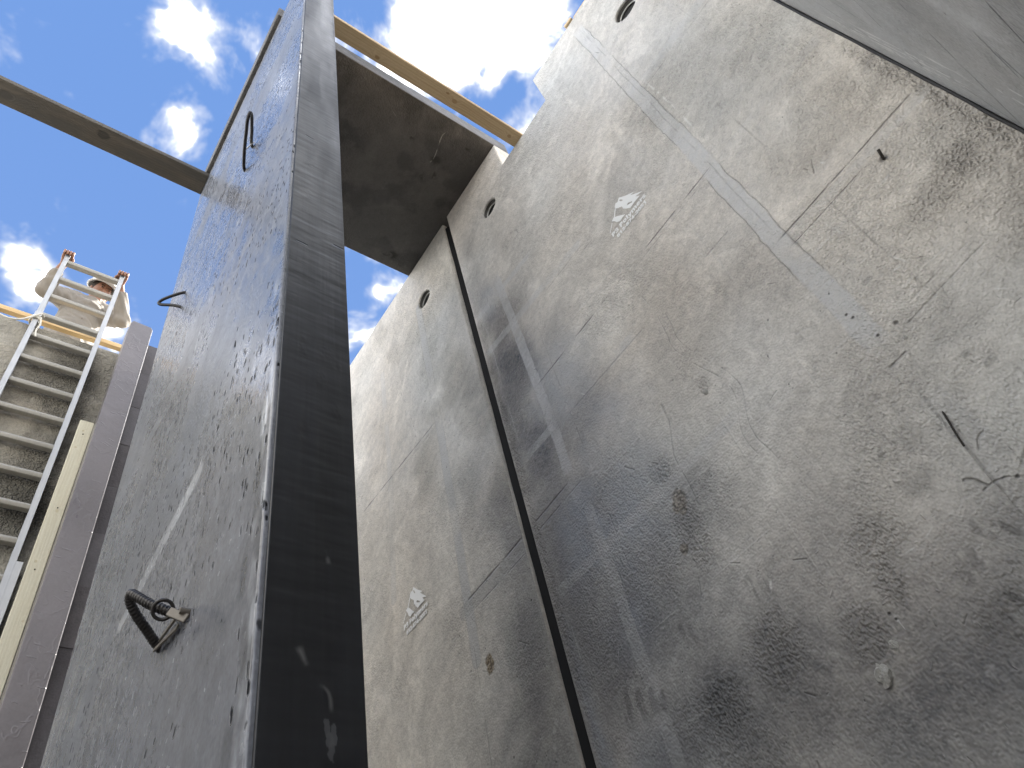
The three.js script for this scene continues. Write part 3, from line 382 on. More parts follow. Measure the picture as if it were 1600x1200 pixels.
  const flat = (a, b, w, th) => { const A = new THREE.Vector3(...a), B = new THREE.Vector3(...b), L = A.distanceTo(B), g = new RoundedBoxGeometry(L, w, th, 2, th * 0.45); const x = B.clone().sub(A).normalize(), z = new THREE.Vector3(-1, 0.2, 0.5).normalize(), y = z.clone().cross(x).normalize(); z.crossVectors(x, y); g.applyMatrix4(new THREE.Matrix4().makeBasis(x, y, z)); g.translate((A.x + B.x) / 2, (A.y + B.y) / 2, (A.z + B.z) / 2); return g; };
  const l1 = loop('slim black rebar loop highest on the glossy panel face', [[XP + 0.02, 4.30, -1.352], [XP, 4.304, -1.349], [0.28, 4.285, -1.285], [0.245, 4.25, -1.17], [0.232, 4.235, -1.125], [0.229, 4.25, -1.10], [0.24, 4.285, -1.115], [0.265, 4.33, -1.18], [XP, 4.432, -1.294], [XP + 0.02, 4.45, -1.30]], 0.0062);
  part(l1, 'steel_clip', flat([0.272, 4.285, -1.262], [0.300, 4.42, -1.275], 0.02, 0.004), plain(0.4, 0.39, 0.37, 0.4, { metalness: 0.3 }));
  part(l1, 'tie_wire', tube([[0.292, 4.40, -1.27], [0.272, 4.36, -1.21], [0.262, 4.36, -1.18]], 0.0018, 12, 6), rebar);
  loop('small bent rebar loop sticking out past the left edge of the glossy panel', [[XP + 0.02, 4.325, -2.025], [XP, 4.322, -2.026], [0.268, 4.315, -2.06], [0.232, 4.31, -2.105], [0.226, 4.30, -2.115], [0.232, 4.285, -2.11], [0.265, 4.262, -2.08], [0.29, 4.24, -2.055], [XP, 4.227, -2.044], [XP + 0.02, 4.22, -2.04]], 0.0065);
  const l3 = loop('large ribbed loop with ring and steel clip near the bottom of the panel', [[XP + 0.02, 2.100, -1.168], [XP, 2.103, -1.174], [0.283, 2.120, -1.190], [0.255, 2.140, -1.208], [0.234, 2.165, -1.228], [0.226, 2.178, -1.243], [0.229, 2.174, -1.256], [0.245, 2.160, -1.270], [0.275, 2.143, -1.291], [XP, 2.126, -1.313], [XP + 0.02, 2.12, -1.32]], 0.0084);
  // loose ring round the upper leg, angle clip at its foot
  const tor = new THREE.TorusGeometry(0.0165, 0.0032, 10, 36); tor.lookAt(new THREE.Vector3(-0.25, -0.62, 0.72)); tor.translate(0.272, 2.120, -1.188); part(l3, 'loose_ring', tor, rebar);
  part(l3, 'steel_clip', flat([0.278, 2.108, -1.172], [0.305, 2.086, -1.152], 0.017, 0.005), strap, 'tan steel angle clip');
  part(l3, 'steel_clip', flat([0.296, 2.112, -1.298], [0.302, 2.094, -1.192], 0.012, 0.004), strap);
  part(l3, 'steel_clip', flat([0.300, 2.128, -1.286], [0.300, 2.12, -1.2], 0.016, 0.004), strap);
  const bolt = new THREE.CylinderGeometry(0.006, 0.006, 0.018, 6); bolt.rotateZ(Math.PI / 2); bolt.translate(0.300, 2.100, -1.152); part(l3, 'bolt', bolt, strap);
}

// roof slab bearing on the near panel and the main wall ------------------------
{
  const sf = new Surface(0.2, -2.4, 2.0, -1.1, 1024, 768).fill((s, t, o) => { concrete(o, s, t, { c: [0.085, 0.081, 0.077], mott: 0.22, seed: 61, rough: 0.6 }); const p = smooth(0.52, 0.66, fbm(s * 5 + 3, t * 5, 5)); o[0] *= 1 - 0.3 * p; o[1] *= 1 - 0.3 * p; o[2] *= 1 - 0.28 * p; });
  for (const [s, t, r] of [[1.52, -1.45, 0.05], [1.55, -1.55, 0.04], [1.5, -1.6, 0.04], [1.62, -2.22, 0.05], [1.57, -2.25, 0.03], [1.66, -1.28, 0.03], [1.3, -1.4, 0.04], [1.68, -1.4, 0.03]]) sf.patch(s, t, r, r * 0.7, (k, m, x, y) => { sf.mul(k, 1 - 0.6 * m * smooth(0.4, 0.6, fbm(x * 30, y * 30, 4))); sf.b[k] -= 0.1 * m; }, 0.7, 22);
  sf.scratch([[1.48, -1.25], [1.47, -1.28], [1.5, -1.45], [1.48, -1.52]], 0.004, [0.4, 0.39, 0.36], 0.8); sf.scratch([[1.1, -1.3], [1.15, -1.33]], 0.004, [0.3, 0.3, 0.28], 0.6);
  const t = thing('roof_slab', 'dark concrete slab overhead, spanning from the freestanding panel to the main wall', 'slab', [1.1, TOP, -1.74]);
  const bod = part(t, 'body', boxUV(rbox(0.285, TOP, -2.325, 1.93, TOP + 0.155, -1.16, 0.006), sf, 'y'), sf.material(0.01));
}

{ // outer wall that carries the far end of the weathered plank
  const sf = new Surface(-4, 0, 0.6, 6, 512, 512).fill((s, t, o) => concrete(o, s, t, { c: [0.55, 0.545, 0.53], mott: 0.12, seed: 131 }));
  const t = thing('precast_wall_panel', 'concrete wall beyond the left edge, carrying the outer end of the weathered plank', 'wall', [-2.28, 0, -1.7]);
  part(t, 'body', boxUV(rbox(-2.36, 0, -3.9, -2.203, 5.986, 0.52, 0.008), sf, 'x'), sf.material(0.01));
}

// timber ----------------------------------------------------------------------
function wood(L, W, { c = [0.50, 0.37, 0.22], dark = [0.30, 0.19, 0.09], seed = 0, knots = [], aged = 0 } = {}) {
  const sf = new Surface(0, 0, L, W, Math.min(2048, Math.round(L * 512)), 128).fill((s, t, o) => {
    const w = fbm(s * 1.5 + seed, t * 14, 3); let d = 0, kn = 0; for (const [ks, kt, kr] of knots) { const q = Math.hypot((s - ks) * 0.7, t - kt) / kr; d += Math.exp(-q * q * 0.35) * 0.03; kn = Math.max(kn, 1 - smooth(0.6, 1.0, q)); }
    const ring = Math.sin((t + d + w * 0.03) * 420 + seed) * 0.5 + 0.5, f = fbm(s * 9, t * 320 + seed, 3), a = fbm(s * 2.2 + seed, t * 20, 4);
    const m = clamp(0.12 + ring * 0.28 + (f - 0.5) * 0.5 + (a - 0.5) * 0.6 + kn * 0.85), ag = aged * smooth(0.3, 0.65, fbm(s * 4 + seed * 3, t * 18, 4));
    for (let q = 0; q < 3; q++) o[q] = mix(mix(c[q], dark[q], m), [0.05, 0.046, 0.04][q], ag) * (0.93 + 0.14 * noise(s * 120, t * 700));
    o[3] = 0.5 - m * 0.25 + (f - 0.5) * 0.2 - kn * 0.1; o[4] = 0.72 + (f - 0.5) * 0.2;
  });
  return sf;
}
function boardUV(g, axis, o, across) {   // length along one axis, grain across the others
  g = g.index ? g.toNonIndexed() : g; const p = g.attributes.position, uv = new Float32Array(p.count * 2), ax = { x: 0, y: 1, z: 2 };
  const get = (i, a) => p.array[i * 3 + ax[a]]; const oth = ['x', 'y', 'z'].filter((a) => a !== axis);
  for (let i = 0; i < p.count; i++) { uv[i * 2] = (get(i, axis) - o[0]) / across[0]; uv[i * 2 + 1] = ((get(i, oth[0]) + get(i, oth[1])) - o[1]) / across[1]; }
  g.setAttribute('uv', new THREE.BufferAttribute(uv, 2)); return g;
}
{ // new timber brace across the notch
  const sf = wood(1.5, 0.09, { c: [0.56, 0.42, 0.25], dark: [0.36, 0.23, 0.11], seed: 3, knots: [[0.35, 0.03, 0.012], [0.86, 0.05, 0.014], [0.80, 0.07, 0.009], [1.27, 0.045, 0.012]] });
  const t = thing('timber_brace', 'new yellow timber brace lying in the notch above the dark roof slab', 'timber', [1.2, 5.732, -0.98]);
  part(t, 'board', boardUV(rbox(XP + TH + 0.001, 5.732, -1.028, 1.945, 5.770, -0.935, 0.004), 'x', [0.465, 4.7], [1.5, 0.09]), sf.material(0.003));
}
{ // weathered plank to the left
  const sf = wood(3.2, 0.15, { c: [0.085, 0.072, 0.056], dark: [0.03, 0.026, 0.021], seed: 9, aged: 0.75, knots: [[2.0, 0.06, 0.03], [2.5, 0.09, 0.03], [1.6, 0.03, 0.02]] });
  const t = thing('weathered_plank', 'dark weathered plank crossing the sky at the left, butted against the freestanding panel', 'plank', [-1, 5.99, -2.32]);
  part(t, 'board', boardUV(rbox(-2.32, 5.99, -2.396, XP - 0.001, 6.03, -2.250, 0.005), 'x', [-2.8, 3.6], [3.2, 0.15]), sf.material(0.005));
}
{ // blocks on the main wall's top edge
  const sf = wood(0.4, 0.1, { c: [0.58, 0.45, 0.28], dark: [0.4, 0.27, 0.14], seed: 21 });
  const m = sf.material(0.003);
  let t = thing('timber_block', 'longer timber scrap lying on the top edge of the right wall panel', 'timber', [XW + 0.05, 6.1, -0.18]); part(t, 'board', boardUV(rbox(XW + 0.012, 6.102, -0.24, XW + 0.10, 6.14, 0.02, 0.003), 'z', [-0.3, 7.8], [0.4, 0.1]), m);
  t = thing('timber_block', 'small timber scrap at the end of the longer one on the wall top', 'timber', [XW + 0.05, 6.1, -0.28]); part(t, 'board', boardUV(rbox(XW - 0.012, 6.102, -0.315, XW + 0.05, 6.128, -0.248, 0.003), 'z', [-0.4, 7.8], [0.4, 0.1]), m);
}

// the left end: far wall, coated pier, strip, stud ------------------------------
{
  const sf = new Surface(-2.2, 2.2, 0.9, 6.1, 1024, 1280).fill((s, t, o) => {
    concrete(o, s, t, { c: [0.215, 0.2, 0.165], mott: 0.4, seed: 83, rough: 0.8 });
    const h = fbm(s * 7 + 2, t * 9, 5), z = 1 - Math.abs(fbm(s * 5 + 7, t * 11 + 1, 4) * 2 - 1); o[3] += (h - 0.5) * 0.75 + (z - 0.7) * 0.35;
    const dk = smooth(0.47, 0.62, fbm(s * 2.1 + 30, t * 1.4 + 8, 5) ); const k = 1 - 0.55 * dk; o[0] *= k; o[1] *= k; o[2] *= k;
    const lt = smooth(0.62, 0.72, fbm(s * 9 + 3, t * 4 + 50, 5)); for (let q = 0; q < 3; q++) o[q] = mix(o[q], [0.40, 0.38, 0.32][q], lt * 0.5);
  });
  sf.rough(0.0, 5.6, 0.25, 0.4, 1, 0.35); sf.rough(0.05, 4.7, 0.2, 0.5, 1, 0.3); sf.sprayAndShade(0.05, 5.75, 0.16, 0.22, 0.6, [0.05, 0.045, 0.035]); sf.sprayAndShade(0.05, 4.6, 0.2, 0.5, 0.5, [0.06, 0.055, 0.045]);
  const t = thing('cast_wall', 'rough stained concrete wall behind the ladder, with the worker above it', 'wall', [-0.8, 0, -3.98]);
  part(t, 'body', boxUV(rbox(-2.36, 0, -4.07, 0.9, 6.05, -3.905, 0.012), sf, 'z'), sf.material(0.035));
}
{
  const sf = new Surface(0.2, 2.4, 0.45, 6.15, 192, 1536).fill((s, t, o) => {
    const a = fbm(s * 6, t * 3, 4), w = fbm(s * 14 + 2, t * 16, 4), m = 0.78 + a * 0.32 + (noise(s * 150, t * 150) - 0.5) * 0.1; o[0] = 0.165 * m; o[1] = 0.152 * m; o[2] = 0.158 * m;
    const crease = 1 - Math.abs(fbm(s * 9 + 4, t * 7, 4) * 2 - 1); o[3] = 0.5 + (w - 0.5) * 0.35 + smooth(0.93, 1, crease) * 0.1; o[4] = 0.34 + (a - 0.5) * 0.25;
  });
  const R = rng(40); for (let i = 0; i < 60; i++) { const s = 0.26 + R() * 0.13, t = 2.6 + R() * 3.3, l = 0.01 + R() * 0.04; sf.stroke([[s, t], [s + l, t - l * (R() - 0.2)]], 0.0025, (k, d) => { sf.b[k] += 0.3 * (1 - d); }, 0.006, 40, 0.6); }
  const t = thing('coated_pier', 'narrow mauve-grey pier with wrinkled shiny coating beside the freestanding panel', 'pier', [0.325, 0, -3.68]);
  const sh = new THREE.Shape([[0.249, 0], [0.399, 0], [0.399, 6.055], [0.385, 6.08], [0.262, 6.09], [0.249, 6.06]].map((p) => new THREE.Vector2(...p)));
  const g = new THREE.ExtrudeGeometry(sh, { depth: 0.145, bevelEnabled: true, bevelSize: 0.004, bevelOffset: -0.004, bevelThickness: 0.004, bevelSegments: 2 }); g.translate(0, 0, -3.752);
  part(t, 'body', boxUV(g, sf, 'z'), sf.material(0.009));
}
{ // dark strip of stacked blocks behind it
  const t = thing('block_stack', 'dark narrow stack of blocks between the mauve pier and the glossy panel', 'blocks', [0.5, 0, -3.83]);
  const ms = [0, 1, 2].map((q) => { const sf = new Surface(0, 0, 0.4, 0.4, 128, 128).fill((s, tt, o) => { concrete(o, s, tt, { c: [0.078 + q * 0.005, 0.074 + q * 0.005, 0.080 + q * 0.005], seed: 90 + q * 7, rough: 0.7 }); }); return [sf, sf.material(0.006)]; });
  const R = rng(6); let y = 0; let i = 0;
  while (y < 6.05) { const h = Math.min(0.36, 6.09 - y), [sf, m] = ms[i++ % 3], d = R() * 0.006; part(t, 'block', boxUV(rbox(0.402, y, -3.90, 0.62, y + h - 0.0006, -3.776 + d, 0.0015), sf), m); y += h; }
}
{ // pale stud
  const sf = wood(5.2, 0.1, { c: [0.56, 0.54, 0.43], dark: [0.46, 0.41, 0.29], seed: 33, knots: [[5.05, 0.04, 0.008], [4.9, 0.03, 0.008], [4.4, 0.05, 0.010], [4.05, 0.035, 0.008], [3.7, 0.07, 0.006], [3.35, 0.04, 0.010]] });
  const t = thing('timber_stud', 'pale upright timber stud standing left of the mauve pier', 'timber', [0.208, 0, -3.78]);
  const g = boardUV(rbox(0.167, 0, -3.80, 0.2475, 5.14, -3.762, 0.004), 'y', [0, -3.6], [5.2, 0.1]);
  part(t, 'board', g, sf.material(0.003));
  for (const [x, y] of [[0.206, 5.02], [0.21, 4.42], [0.205, 4.0], [0.208, 3.4]]) { const n = new THREE.CylinderGeometry(0.004, 0.004, 0.004, 10); n.rotateX(Math.PI / 2); n.translate(x, y, -3.7605); part(t, 'nail', n, plain(0.03, 0.025, 0.02, 0.6)); }
}
{ // guard rail above the far wall, on short posts fixed to the wall's back
  const sf = wood(2.6, 0.09, { c: [0.60, 0.43, 0.22], dark: [0.42, 0.26, 0.11], seed: 51 });
  const t = thing('guard_rail', 'yellow timber rail running above the rough wall in front of the worker', 'rail', [-0.8, 6.05, -3.98]);
  part(t, 'board', boardUV(rbox(-2.3, 6.142, -3.965, 0.42, 6.186, -3.925, 0.004), 'x', [-2.4, 2.1], [2.9, 0.09]), sf.material(0.003));
  for (const x of [-2.2, 0.36]) part(t, 'post', boardUV(rbox(x - 0.03, 6.052, -4.01, x + 0.03, 6.19, -3.966, 0.004), 'y', [5.9, -3.9], [2.9, 0.09]), sf.material(0.003));
}

// aluminium ladder against the far wall ----------------------------------------
const LADX = [-0.302, 0.100], LADZ = -3.86, LADTOP = 6.90;
{
  const alu = (() => { const sf = new Surface(0, 0, 0.5, 0.5, 256, 256).fill((s, t, o) => { const a = fbm(s * 12, t * 12, 4), l = noise(s * 400, t * 6), m = 0.85 + a * 0.25 + (l - 0.5) * 0.12; o[0] = 0.46 * m; o[1] = 0.465 * m; o[2] = 0.47 * m; o[3] = 0.5 + (l - 0.5) * 0.2; o[4] = 0.42 + (a - 0.5) * 0.3; }); return [sf, sf.material(0.001, { metalness: 0.3 })]; })();
  const rungMat = alu[1].clone(); rungMat.color.setRGB(0.70, 0.66, 0.58); rungMat.metalness = 0.3; rungMat.roughness = 1.0;
  const t = thing('ladder', 'aluminium ladder standing against the rough wall, its top held by the worker', 'ladder', [-0.1, 0, LADZ]);
  const rail = (x, side, y0, y1, z, wd, dp) => { const a = 0.004, sh = new THREE.Shape([[0, 0], [wd, 0], [wd, a], [a, a], [a, dp - a], [wd, dp - a], [wd, dp], [0, dp]].map(([p, q]) => new THREE.Vector2(p, q))); const g = new THREE.ExtrudeGeometry(sh, { depth: y1 - y0, bevelEnabled: true, bevelSize: 0.001, bevelThickness: 0.001, bevelSegments: 1 }); g.rotateX(-Math.PI / 2); if (side > 0) { g.rotateY(Math.PI); g.translate(wd / 2, 0, -dp / 2); } else g.translate(-wd / 2, 0, dp / 2); g.translate(x, y0, z); return boxUV(g, alu[0]); };
  for (const [i, x] of LADX.entries()) { const r = part(t, 'rail', rail(x, i ? 1 : -1, 0.02, LADTOP, LADZ, 0.030, 0.066), alu[1]); const cap = rbox(x - 0.018, LADTOP - 0.02, LADZ - 0.036, x + 0.018, LADTOP + 0.006, LADZ + 0.036, 0.004); cap.translate(0.1, 0, -LADZ); const c = new THREE.Mesh(cap, plain(0.10, 0.11, 0.13, 0.6)); c.name = 'end_cap'; r.add(c); }
  // lower section, wider, ending part way up
  for (const [i, x] of [LADX[0] - 0.032, LADX[1] + 0.032].entries()) part(t, 'lower_rail', rail(x, i ? 1 : -1, 0.0, 4.07, LADZ + 0.012, 0.03, 0.06), alu[1]);
  for (let y = LADTOP - 0.06, k = 0; y > 0.2; y -= 0.2385, k++) {
    const sh = new THREE.Shape(); for (let i = 0; i <= 24; i++) { const a = i / 24 * Math.PI * 2, fl = 1 + 0.05 * (i % 3 === 0), px = 0.026 * fl * Math.cos(a), py = Math.max(-0.021, Math.min(0.017, 0.025 * fl * Math.sin(a))); i ? sh.lineTo(px, py) : sh.moveTo(px, py); }
    const g = new THREE.ExtrudeGeometry(sh, { depth: LADX[1] - LADX[0] - 0.024, bevelEnabled: false }); g.rotateY(Math.PI / 2); g.translate(LADX[0] + 0.012, y, LADZ);
    part(t, 'rung', boxUV(g, alu[0]), rungMat);
  }
  part(t, 'guide_bracket', rbox(LADX[0] - 0.021, 6.06, LADZ - 0.034, LADX[0] + 0.021, 6.115, LADZ + 0.040, 0.004), alu[1]);
  // rope tied round the left rail
  const rope = plain(0.62, 0.59, 0.52, 0.9), rt = thing('rope', 'pale cord tied to the left ladder rail, trailing off along the wall top', 'rope', [-0.3, 6.05, LADZ]);
  part(rt, 'line', tube([[-1.4, 6.2, -3.90], [-0.9, 6.1, -3.89], [-0.62, 5.99, -3.85], [-0.50, 5.935, -3.81], [-0.44, 5.92, -3.805], [-0.38, 5.945, -3.805], [-0.33, 6.01, -3.808], [-0.275, 6.07, -3.80], [-0.262, 6.08, -3.83]], 0.0062, 80, 8, 90), rope);
  const lp = []; for (let i = 0; i < 40; i++) { const a = i / 40 * Math.PI * 2 * 3; lp.push([LADX[0] + 0.032 * Math.cos(a), 6.03 + i * 0.0008, LADZ + 0.045 * Math.sin(a)]); }
  part(rt, 'knot', tube(lp, 0.006, 160, 8), rope);
  part(rt, 'tail', tube([[-0.275, 6.04, -3.812], [-0.262, 5.97, -3.816], [-0.268, 5.90, -3.82], [-0.255, 5.84, -3.822]], 0.0055, 40, 8, 90), rope);
}

// the worker behind the far wall -------------------------------------------------
{
  const V = (x, y, z) => new THREE.Vector3(x, y, z);
  const seg = (p, a, b, r0, r1) => { const bx = b[0] - a[0], by = b[1] - a[1], bz = b[2] - a[2], px = p[0] - a[0], py = p[1] - a[1], pz = p[2] - a[2]; const h = clamp((px * bx + py * by + pz * bz) / (bx * bx + by * by + bz * bz + 1e-9)); return Math.hypot(px - bx * h, py - by * h, pz - bz * h) - mix(r0, r1, h); };
  const ell = (p, c, r) => { const x = (p[0] - c[0]) / r[0], y = (p[1] - c[1]) / r[1], z = (p[2] - c[2]) / r[2], k = Math.hypot(x, y, z); return (k - 1) * Math.min(r[0], r[1], r[2]); };
  const sm = (a, b, k) => { const h = clamp(0.5 + 0.5 * (b - a) / k); return mix(b, a, h) - k * h * (1 - h); };
  function mesh(sdf, c, half, res) {
    const m = new MarchingCubes(res, new THREE.MeshStandardMaterial(), false, false, 120000); m.isolation = 0;
    let q = 0; for (let z = 0; z < res; z++) for (let y = 0; y < res; y++) for (let x = 0; x < res; x++) m.field[q++] = -sdf([c[0] + (x - res / 2) / (res / 2) * half, c[1] + (y - res / 2) / (res / 2) * half, c[2] + (z - res / 2) / (res / 2) * half]);
    m.update(); const n = m.count, pos = new Float32Array(n * 3), nor = new Float32Array(n * 3), e = 0.002;
    for (let i = 0; i < n; i++) { const p = [0, 1, 2].map((k) => m.positionArray[i * 3 + k] * half + c[k]); const g = [0, 1, 2].map((k) => { const a = [...p], b = [...p]; a[k] += e; b[k] -= e; return sdf(a) - sdf(b); }), L = Math.hypot(...g) || 1; for (let k = 0; k < 3; k++) { pos[i * 3 + k] = p[k]; nor[i * 3 + k] = g[k] / L; } }
    const g = new THREE.BufferGeometry(); g.setAttribute('position', new THREE.BufferAttribute(pos, 3)); g.setAttribute('normal', new THREE.BufferAttribute(nor, 3)); return g;
  }
  const J = { hip: [-0.09, 6.36, -4.32], waist: [-0.085, 6.52, -4.31], chest: [-0.055, 6.82, -4.29], neck: [-0.02, 6.99, -4.26], sL: [-0.215, 6.955, -4.28], sR: [0.135, 6.935, -4.28], eL: [-0.36, 6.78, -4.13], eR: [0.212, 6.70, -4.10], wL: [-0.318, 6.905, -3.955], wR: [0.125, 6.895, -3.955] };
  // head frame
  const hc = V(-0.005, 7.085, -4.195), fw = V(0.30, -0.48, 0.82).normalize(), up0 = V(0.05, 1, 0.2), rt = up0.clone().cross(fw).normalize(), up = fw.clone().cross(rt).normalize();
  const H = (p) => { const d = [p[0] - hc.x, p[1] - hc.y, p[2] - hc.z]; return [d[0] * rt.x + d[1] * rt.y + d[2] * rt.z, d[0] * up.x + d[1] * up.y + d[2] * up.z, d[0] * fw.x + d[1] * fw.y + d[2] * fw.z]; };
  const headSdf = (p) => { const q = H(p); let d = ell(q, [0, 0.03, -0.01], [0.076, 0.098, 0.096]); d = sm(d, ell(q, [0, -0.04, 0.028], [0.058, 0.088, 0.066]), 0.03); d = sm(d, seg(q, [0, 0.012, 0.088], [0, -0.028, 0.112], 0.008, 0.014), 0.012); for (const s of [-1, 1]) { d = sm(d, ell(q, [s * 0.077, -0.005, -0.012], [0.010, 0.032, 0.02]), 0.006); d = -sm(-d, ell(q, [s * 0.032, 0.014, 0.098], [0.017, 0.011, 0.014]), 0.01); d = sm(d, ell(q, [s * 0.031, 0.013, 0.082], [0.013, 0.010, 0.010]), 0.003); d = sm(d, ell(q, [s * 0.036, -0.03, 0.066], [0.024, 0.02, 0.02]), 0.02); } d = sm(d, seg(q, [-0.018, -0.066, 0.086], [0.018, -0.066, 0.086], 0.009, 0.009), 0.008); d = -sm(-d, seg(q, [-0.022, -0.067, 0.099], [0.022, -0.067, 0.099], 0.003, 0.003), 0.004); d = sm(d, ell(q, [0, -0.105, 0.07], [0.026, 0.02, 0.022]), 0.02); return sm(d, seg(p, J.neck, [hc.x - 0.005, hc.y - 0.04, hc.z - 0.04], 0.062, 0.056), 0.03); };
  const bodySdf = (p) => { let d = seg(p, J.hip, J.waist, 0.145, 0.13); d = sm(d, seg(p, J.waist, J.chest, 0.13, 0.14), 0.08); d = sm(d, seg(p, J.sL, J.sR, 0.07, 0.07), 0.08); d = sm(d, seg(p, J.chest, J.neck, 0.1, 0.058), 0.06); for (const [a, b, c] of [[J.sL, J.eL, J.wL], [J.sR, J.eR, J.wR]]) { d = sm(d, seg(p, a, b, 0.056, 0.042), 0.03); d = sm(d, seg(p, b, c, 0.043, 0.029), 0.015); } for (const s of [-0.09, 0.09]) { d = sm(d, seg(p, [J.hip[0] + s, 6.3, -4.32], [J.hip[0] + s * 1.15, 5.93, -4.28], 0.085, 0.06), 0.05); d = sm(d, seg(p, [J.hip[0] + s * 1.15, 5.93, -4.28], [J.hip[0] + s * 1.2, 5.53, -4.33], 0.058, 0.04), 0.02); } return d; };
  // each hand: palm over the rail's top end, four bent fingers down its front, thumb along the inner side
  const hand = (x, w, inner) => { const y = LADTOP + 0.026, F = []; const len = [0.9, 1.0, 0.95, 0.78]; for (let i = 0; i < 4; i++) { const fx = x + inner * (0.031 - i * 0.0205), k = len[i]; F.push([[fx, y - 0.004, LADZ + 0.002], [fx - inner * 0.001, y + 0.008, LADZ + 0.034 * k + 0.008], [fx, y - 0.006, LADZ + 0.058], [fx + inner * 0.002, y - 0.006 - 0.026 * k, LADZ + 0.054]]); }
    const T = [[x + inner * 0.022, y - 0.004, LADZ - 0.035], [x + inner * 0.044, y - 0.018, LADZ - 0.008], [x + inner * 0.043, y - 0.034, LADZ + 0.018]];
    return (p) => { let d = seg(p, w, [x, y + 0.003, LADZ - 0.065], 0.028, 0.027); for (const s of [-0.024, -0.008, 0.008, 0.024]) d = sm(d, seg(p, [x + s * 0.8, y + 0.002, LADZ - 0.06], [x + s * 1.25, y, LADZ + 0.004], 0.0165, 0.0125), 0.014); for (const f of F) { let q = Math.min(seg(p, f[0], f[1], 0.0098, 0.0094), seg(p, f[1], f[2], 0.0094, 0.0088), seg(p, f[2], f[3], 0.0088, 0.0075)); d = sm(d, q, 0.004); } d = sm(d, Math.min(seg(p, T[0], T[1], 0.013, 0.0105), seg(p, T[1], T[2], 0.0105, 0.008)), 0.006); return d; }; };
  const hL = hand(LADX[0], J.wL, 1), hR = hand(LADX[1], J.wR, -1);
  const t = thing('person', 'worker in beige long-sleeved shirt and white hard hat gripping the ladder top', 'person', [-0.08, 5.44, -4.32]);
  const skin = plain(0.27, 0.135, 0.085, 0.55);
  part(t, 'body', mergeGeometries([mesh(bodySdf, [-0.08, 6.3, -4.2], 0.9, 120), mesh(headSdf, [hc.x, hc.y - 0.01, hc.z], 0.19, 100), mesh(hL, [LADX[0], LADTOP + 0.01, LADZ - 0.02], 0.13, 84), mesh(hR, [LADX[1], LADTOP + 0.01, LADZ - 0.02], 0.13, 84)]), skin);
  // shirt: loose cloth over torso and arms, folds gathered at elbow and waist, open collar, cuffs above the wrist
  const fold = (p, a, f) => (fbm(p[0] * f + p[2] * f * 0.6 + 30, p[1] * f * 0.7 - p[2] * f * 0.4 + 30, 3) - 0.5) * a + Math.sin(p[1] * 60 + p[0] * 45 + fbm(p[0] * 9 + 20, p[1] * 9 + 20, 2) * 9) * 0.0035;
  const cuff = (w, e) => { const k = Math.hypot(w[0] - e[0], w[1] - e[1], w[2] - e[2]); return [(w[0] - e[0]) / k, (w[1] - e[1]) / k, (w[2] - e[2]) / k, w]; };
  const cL = cuff(J.wL, J.eL), cR = cuff(J.wR, J.eR);
  const shirt = (p) => { let d = seg(p, [J.hip[0], 6.40, J.hip[2]], J.waist, 0.165, 0.155); d = sm(d, seg(p, J.waist, J.chest, 0.155, 0.165), 0.08); d = sm(d, seg(p, J.sL, J.sR, 0.088, 0.088), 0.08); d = sm(d, seg(p, J.chest, [J.neck[0], 6.97, J.neck[2]], 0.12, 0.078), 0.05); d = Math.max(d, -ell(p, [J.neck[0] + 0.01, 7.035, J.neck[2] + 0.03], [0.075, 0.075, 0.085])); for (const [a, b, w, c] of [[J.sL, J.eL, J.wL, cL], [J.sR, J.eR, J.wR, cR]]) { d = sm(d, seg(p, a, b, 0.080, 0.064), 0.035); const fa = seg(p, b, w, 0.062, 0.044), cut = (p[0] - w[0]) * c[0] + (p[1] - w[1]) * c[1] + (p[2] - w[2]) * c[2] + 0.035; d = sm(d, Math.max(fa, cut), 0.02); } d = Math.max(d, 6.34 - p[1]); return d + fold(p, 0.03, 14); };
  const cloth = (() => { const sf = new Surface(0, 0, 0.5, 0.5, 256, 256).fill((s, q, o) => { const a = fbm(s * 9, q * 9, 4), m = 0.85 + a * 0.3; o[0] = 0.25 * m; o[1] = 0.228 * m; o[2] = 0.198 * m; o[3] = 0.5 + (noise(s * 500, q * 500) - 0.5) * 0.4; o[4] = 0.92; }); return [sf, sf.material(0.001)]; })();
  part(t, 'shirt', boxUV(mesh(shirt, [-0.075, 6.68, -4.15], 0.42, 120), cloth[0]), cloth[1]);
  for (const [x, y] of [[-0.052, 6.80], [-0.062, 6.70], [-0.07, 6.60]]) { const b = new THREE.CylinderGeometry(0.006, 0.006, 0.004, 10); b.rotateX(Math.PI / 2); b.translate(x + 0.02, y, -4.135); part(t, 'button', b, plain(0.15, 0.12, 0.1, 0.5)); }
  const jeans = (p) => { let d = seg(p, [J.hip[0], 6.36, J.hip[2]], [J.hip[0], 6.44, J.hip[2]], 0.158, 0.150); for (const s of [-0.09, 0.09]) { d = sm(d, seg(p, [J.hip[0] + s, 6.3, -4.32], [J.hip[0] + s * 1.15, 5.93, -4.28], 0.098, 0.076), 0.05); d = sm(d, seg(p, [J.hip[0] + s * 1.15, 5.93, -4.28], [J.hip[0] + s * 1.2, 5.55, -4.33], 0.075, 0.06), 0.02); } d = Math.max(d, p[1] - 6.475, 5.52 - p[1]); return d + fold(p, 0.015, 16); };
  part(t, 'jeans', mesh(jeans, [-0.09, 6.0, -4.3], 0.52, 110), plain(0.055, 0.075, 0.12, 0.9));
  const belt = (p) => Math.max(Math.abs(p[1] - 6.468) - 0.018, seg(p, [J.hip[0], 6.3, J.hip[2]], [J.hip[0], 6.6, J.hip[2]], 0.162, 0.162)); part(t, 'belt', mesh(belt, [-0.09, 6.46, -4.32], 0.2, 60), plain(0.03, 0.025, 0.02, 0.6));
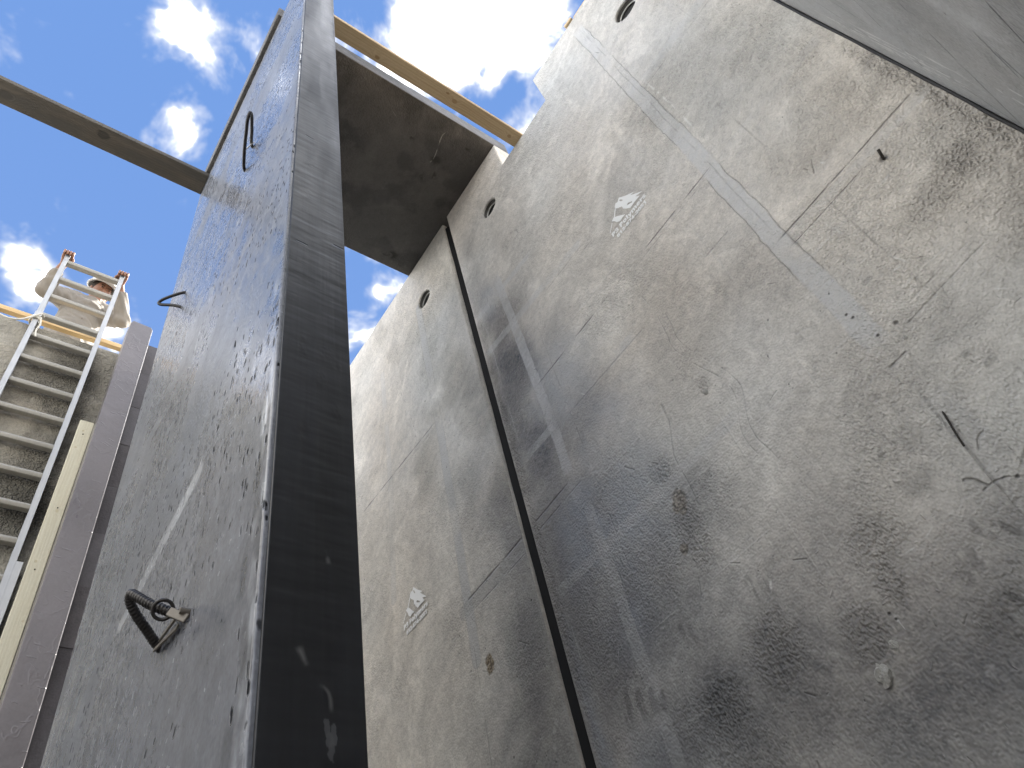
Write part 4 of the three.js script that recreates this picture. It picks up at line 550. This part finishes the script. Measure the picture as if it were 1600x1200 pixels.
  for (const s of [-0.108, 0.108]) part(t, 'boot', mesh((p) => { let d = seg(p, [J.hip[0] + s, 5.50, -4.325], [J.hip[0] + s * 1.05, 5.50, -4.17], 0.05, 0.042); d = sm(d, seg(p, [J.hip[0] + s, 5.5, -4.33], [J.hip[0] + s, 5.62, -4.335], 0.05, 0.055), 0.03); return Math.max(d, 5.444 - p[1]); }, [J.hip[0] + s, 5.54, -4.27], 0.19, 50), plain(0.12, 0.075, 0.04, 0.8));
  part(t, 'hair', mesh((p) => { const q = H(p); let d = ell(q, [0, 0.035, -0.018], [0.082, 0.102, 0.100]); d = Math.max(d, q[2] * 0.8 - q[1] * 0.25 - 0.03, -q[1] - 0.055); return d; }, [hc.x, hc.y, hc.z], 0.16, 64), plain(0.03, 0.022, 0.016, 0.85));
  const helm = (p) => { const q = H(p); let o = ell(q, [0, 0.05, -0.008], [0.112, 0.115, 0.138]); o = Math.max(o, 0.047 - q[1]); const ridge = Math.max(ell(q, [0, 0.058, -0.008], [0.016, 0.116, 0.132]), 0.09 - q[1]); o = sm(o, ridge, 0.008); const rim = Math.max(ell(q, [0, 0.05, -0.006], [0.122, 0.05, 0.148]), Math.abs(q[1] - 0.05) - 0.004); const visor = Math.max(ell(q, [0, 0.05, 0.06], [0.105, 0.06, 0.135]), Math.abs(q[1] - 0.05 + Math.max(0, q[2] - 0.1) * 0.18) - 0.004); o = sm(o, Math.min(rim, visor), 0.006); return Math.max(o, -ell(q, [0, 0.046, -0.008], [0.106, 0.107, 0.131])); };
  part(t, 'hard_hat', mesh(helm, [hc.x + 0.01, hc.y + 0.04, hc.z + 0.01], 0.21, 110), plain(0.55, 0.55, 0.53, 0.35));
  for (const s of [-1, 1]) { const c = V(hc.x, hc.y, hc.z).addScaledVector(rt, s * 0.031).addScaledVector(up, 0.014).addScaledVector(fw, 0.087); const e = new THREE.SphereGeometry(0.007, 12, 8); e.translate(c.x, c.y, c.z); part(t, 'eye', e, plain(0.03, 0.025, 0.02, 0.2)); const b = tube([-1, 0, 1].map((k) => { const v = V(hc.x, hc.y, hc.z).addScaledVector(rt, s * (0.031 + k * 0.014)).addScaledVector(up, 0.032 - 0.003 * k * k).addScaledVector(fw, 0.094 - 0.004 * Math.abs(k)); return [v.x, v.y, v.z]; }), 0.003, 10, 6); part(t, 'eyebrow', b, plain(0.03, 0.022, 0.016, 0.9)); }
}

renderer.render(scene, camera);
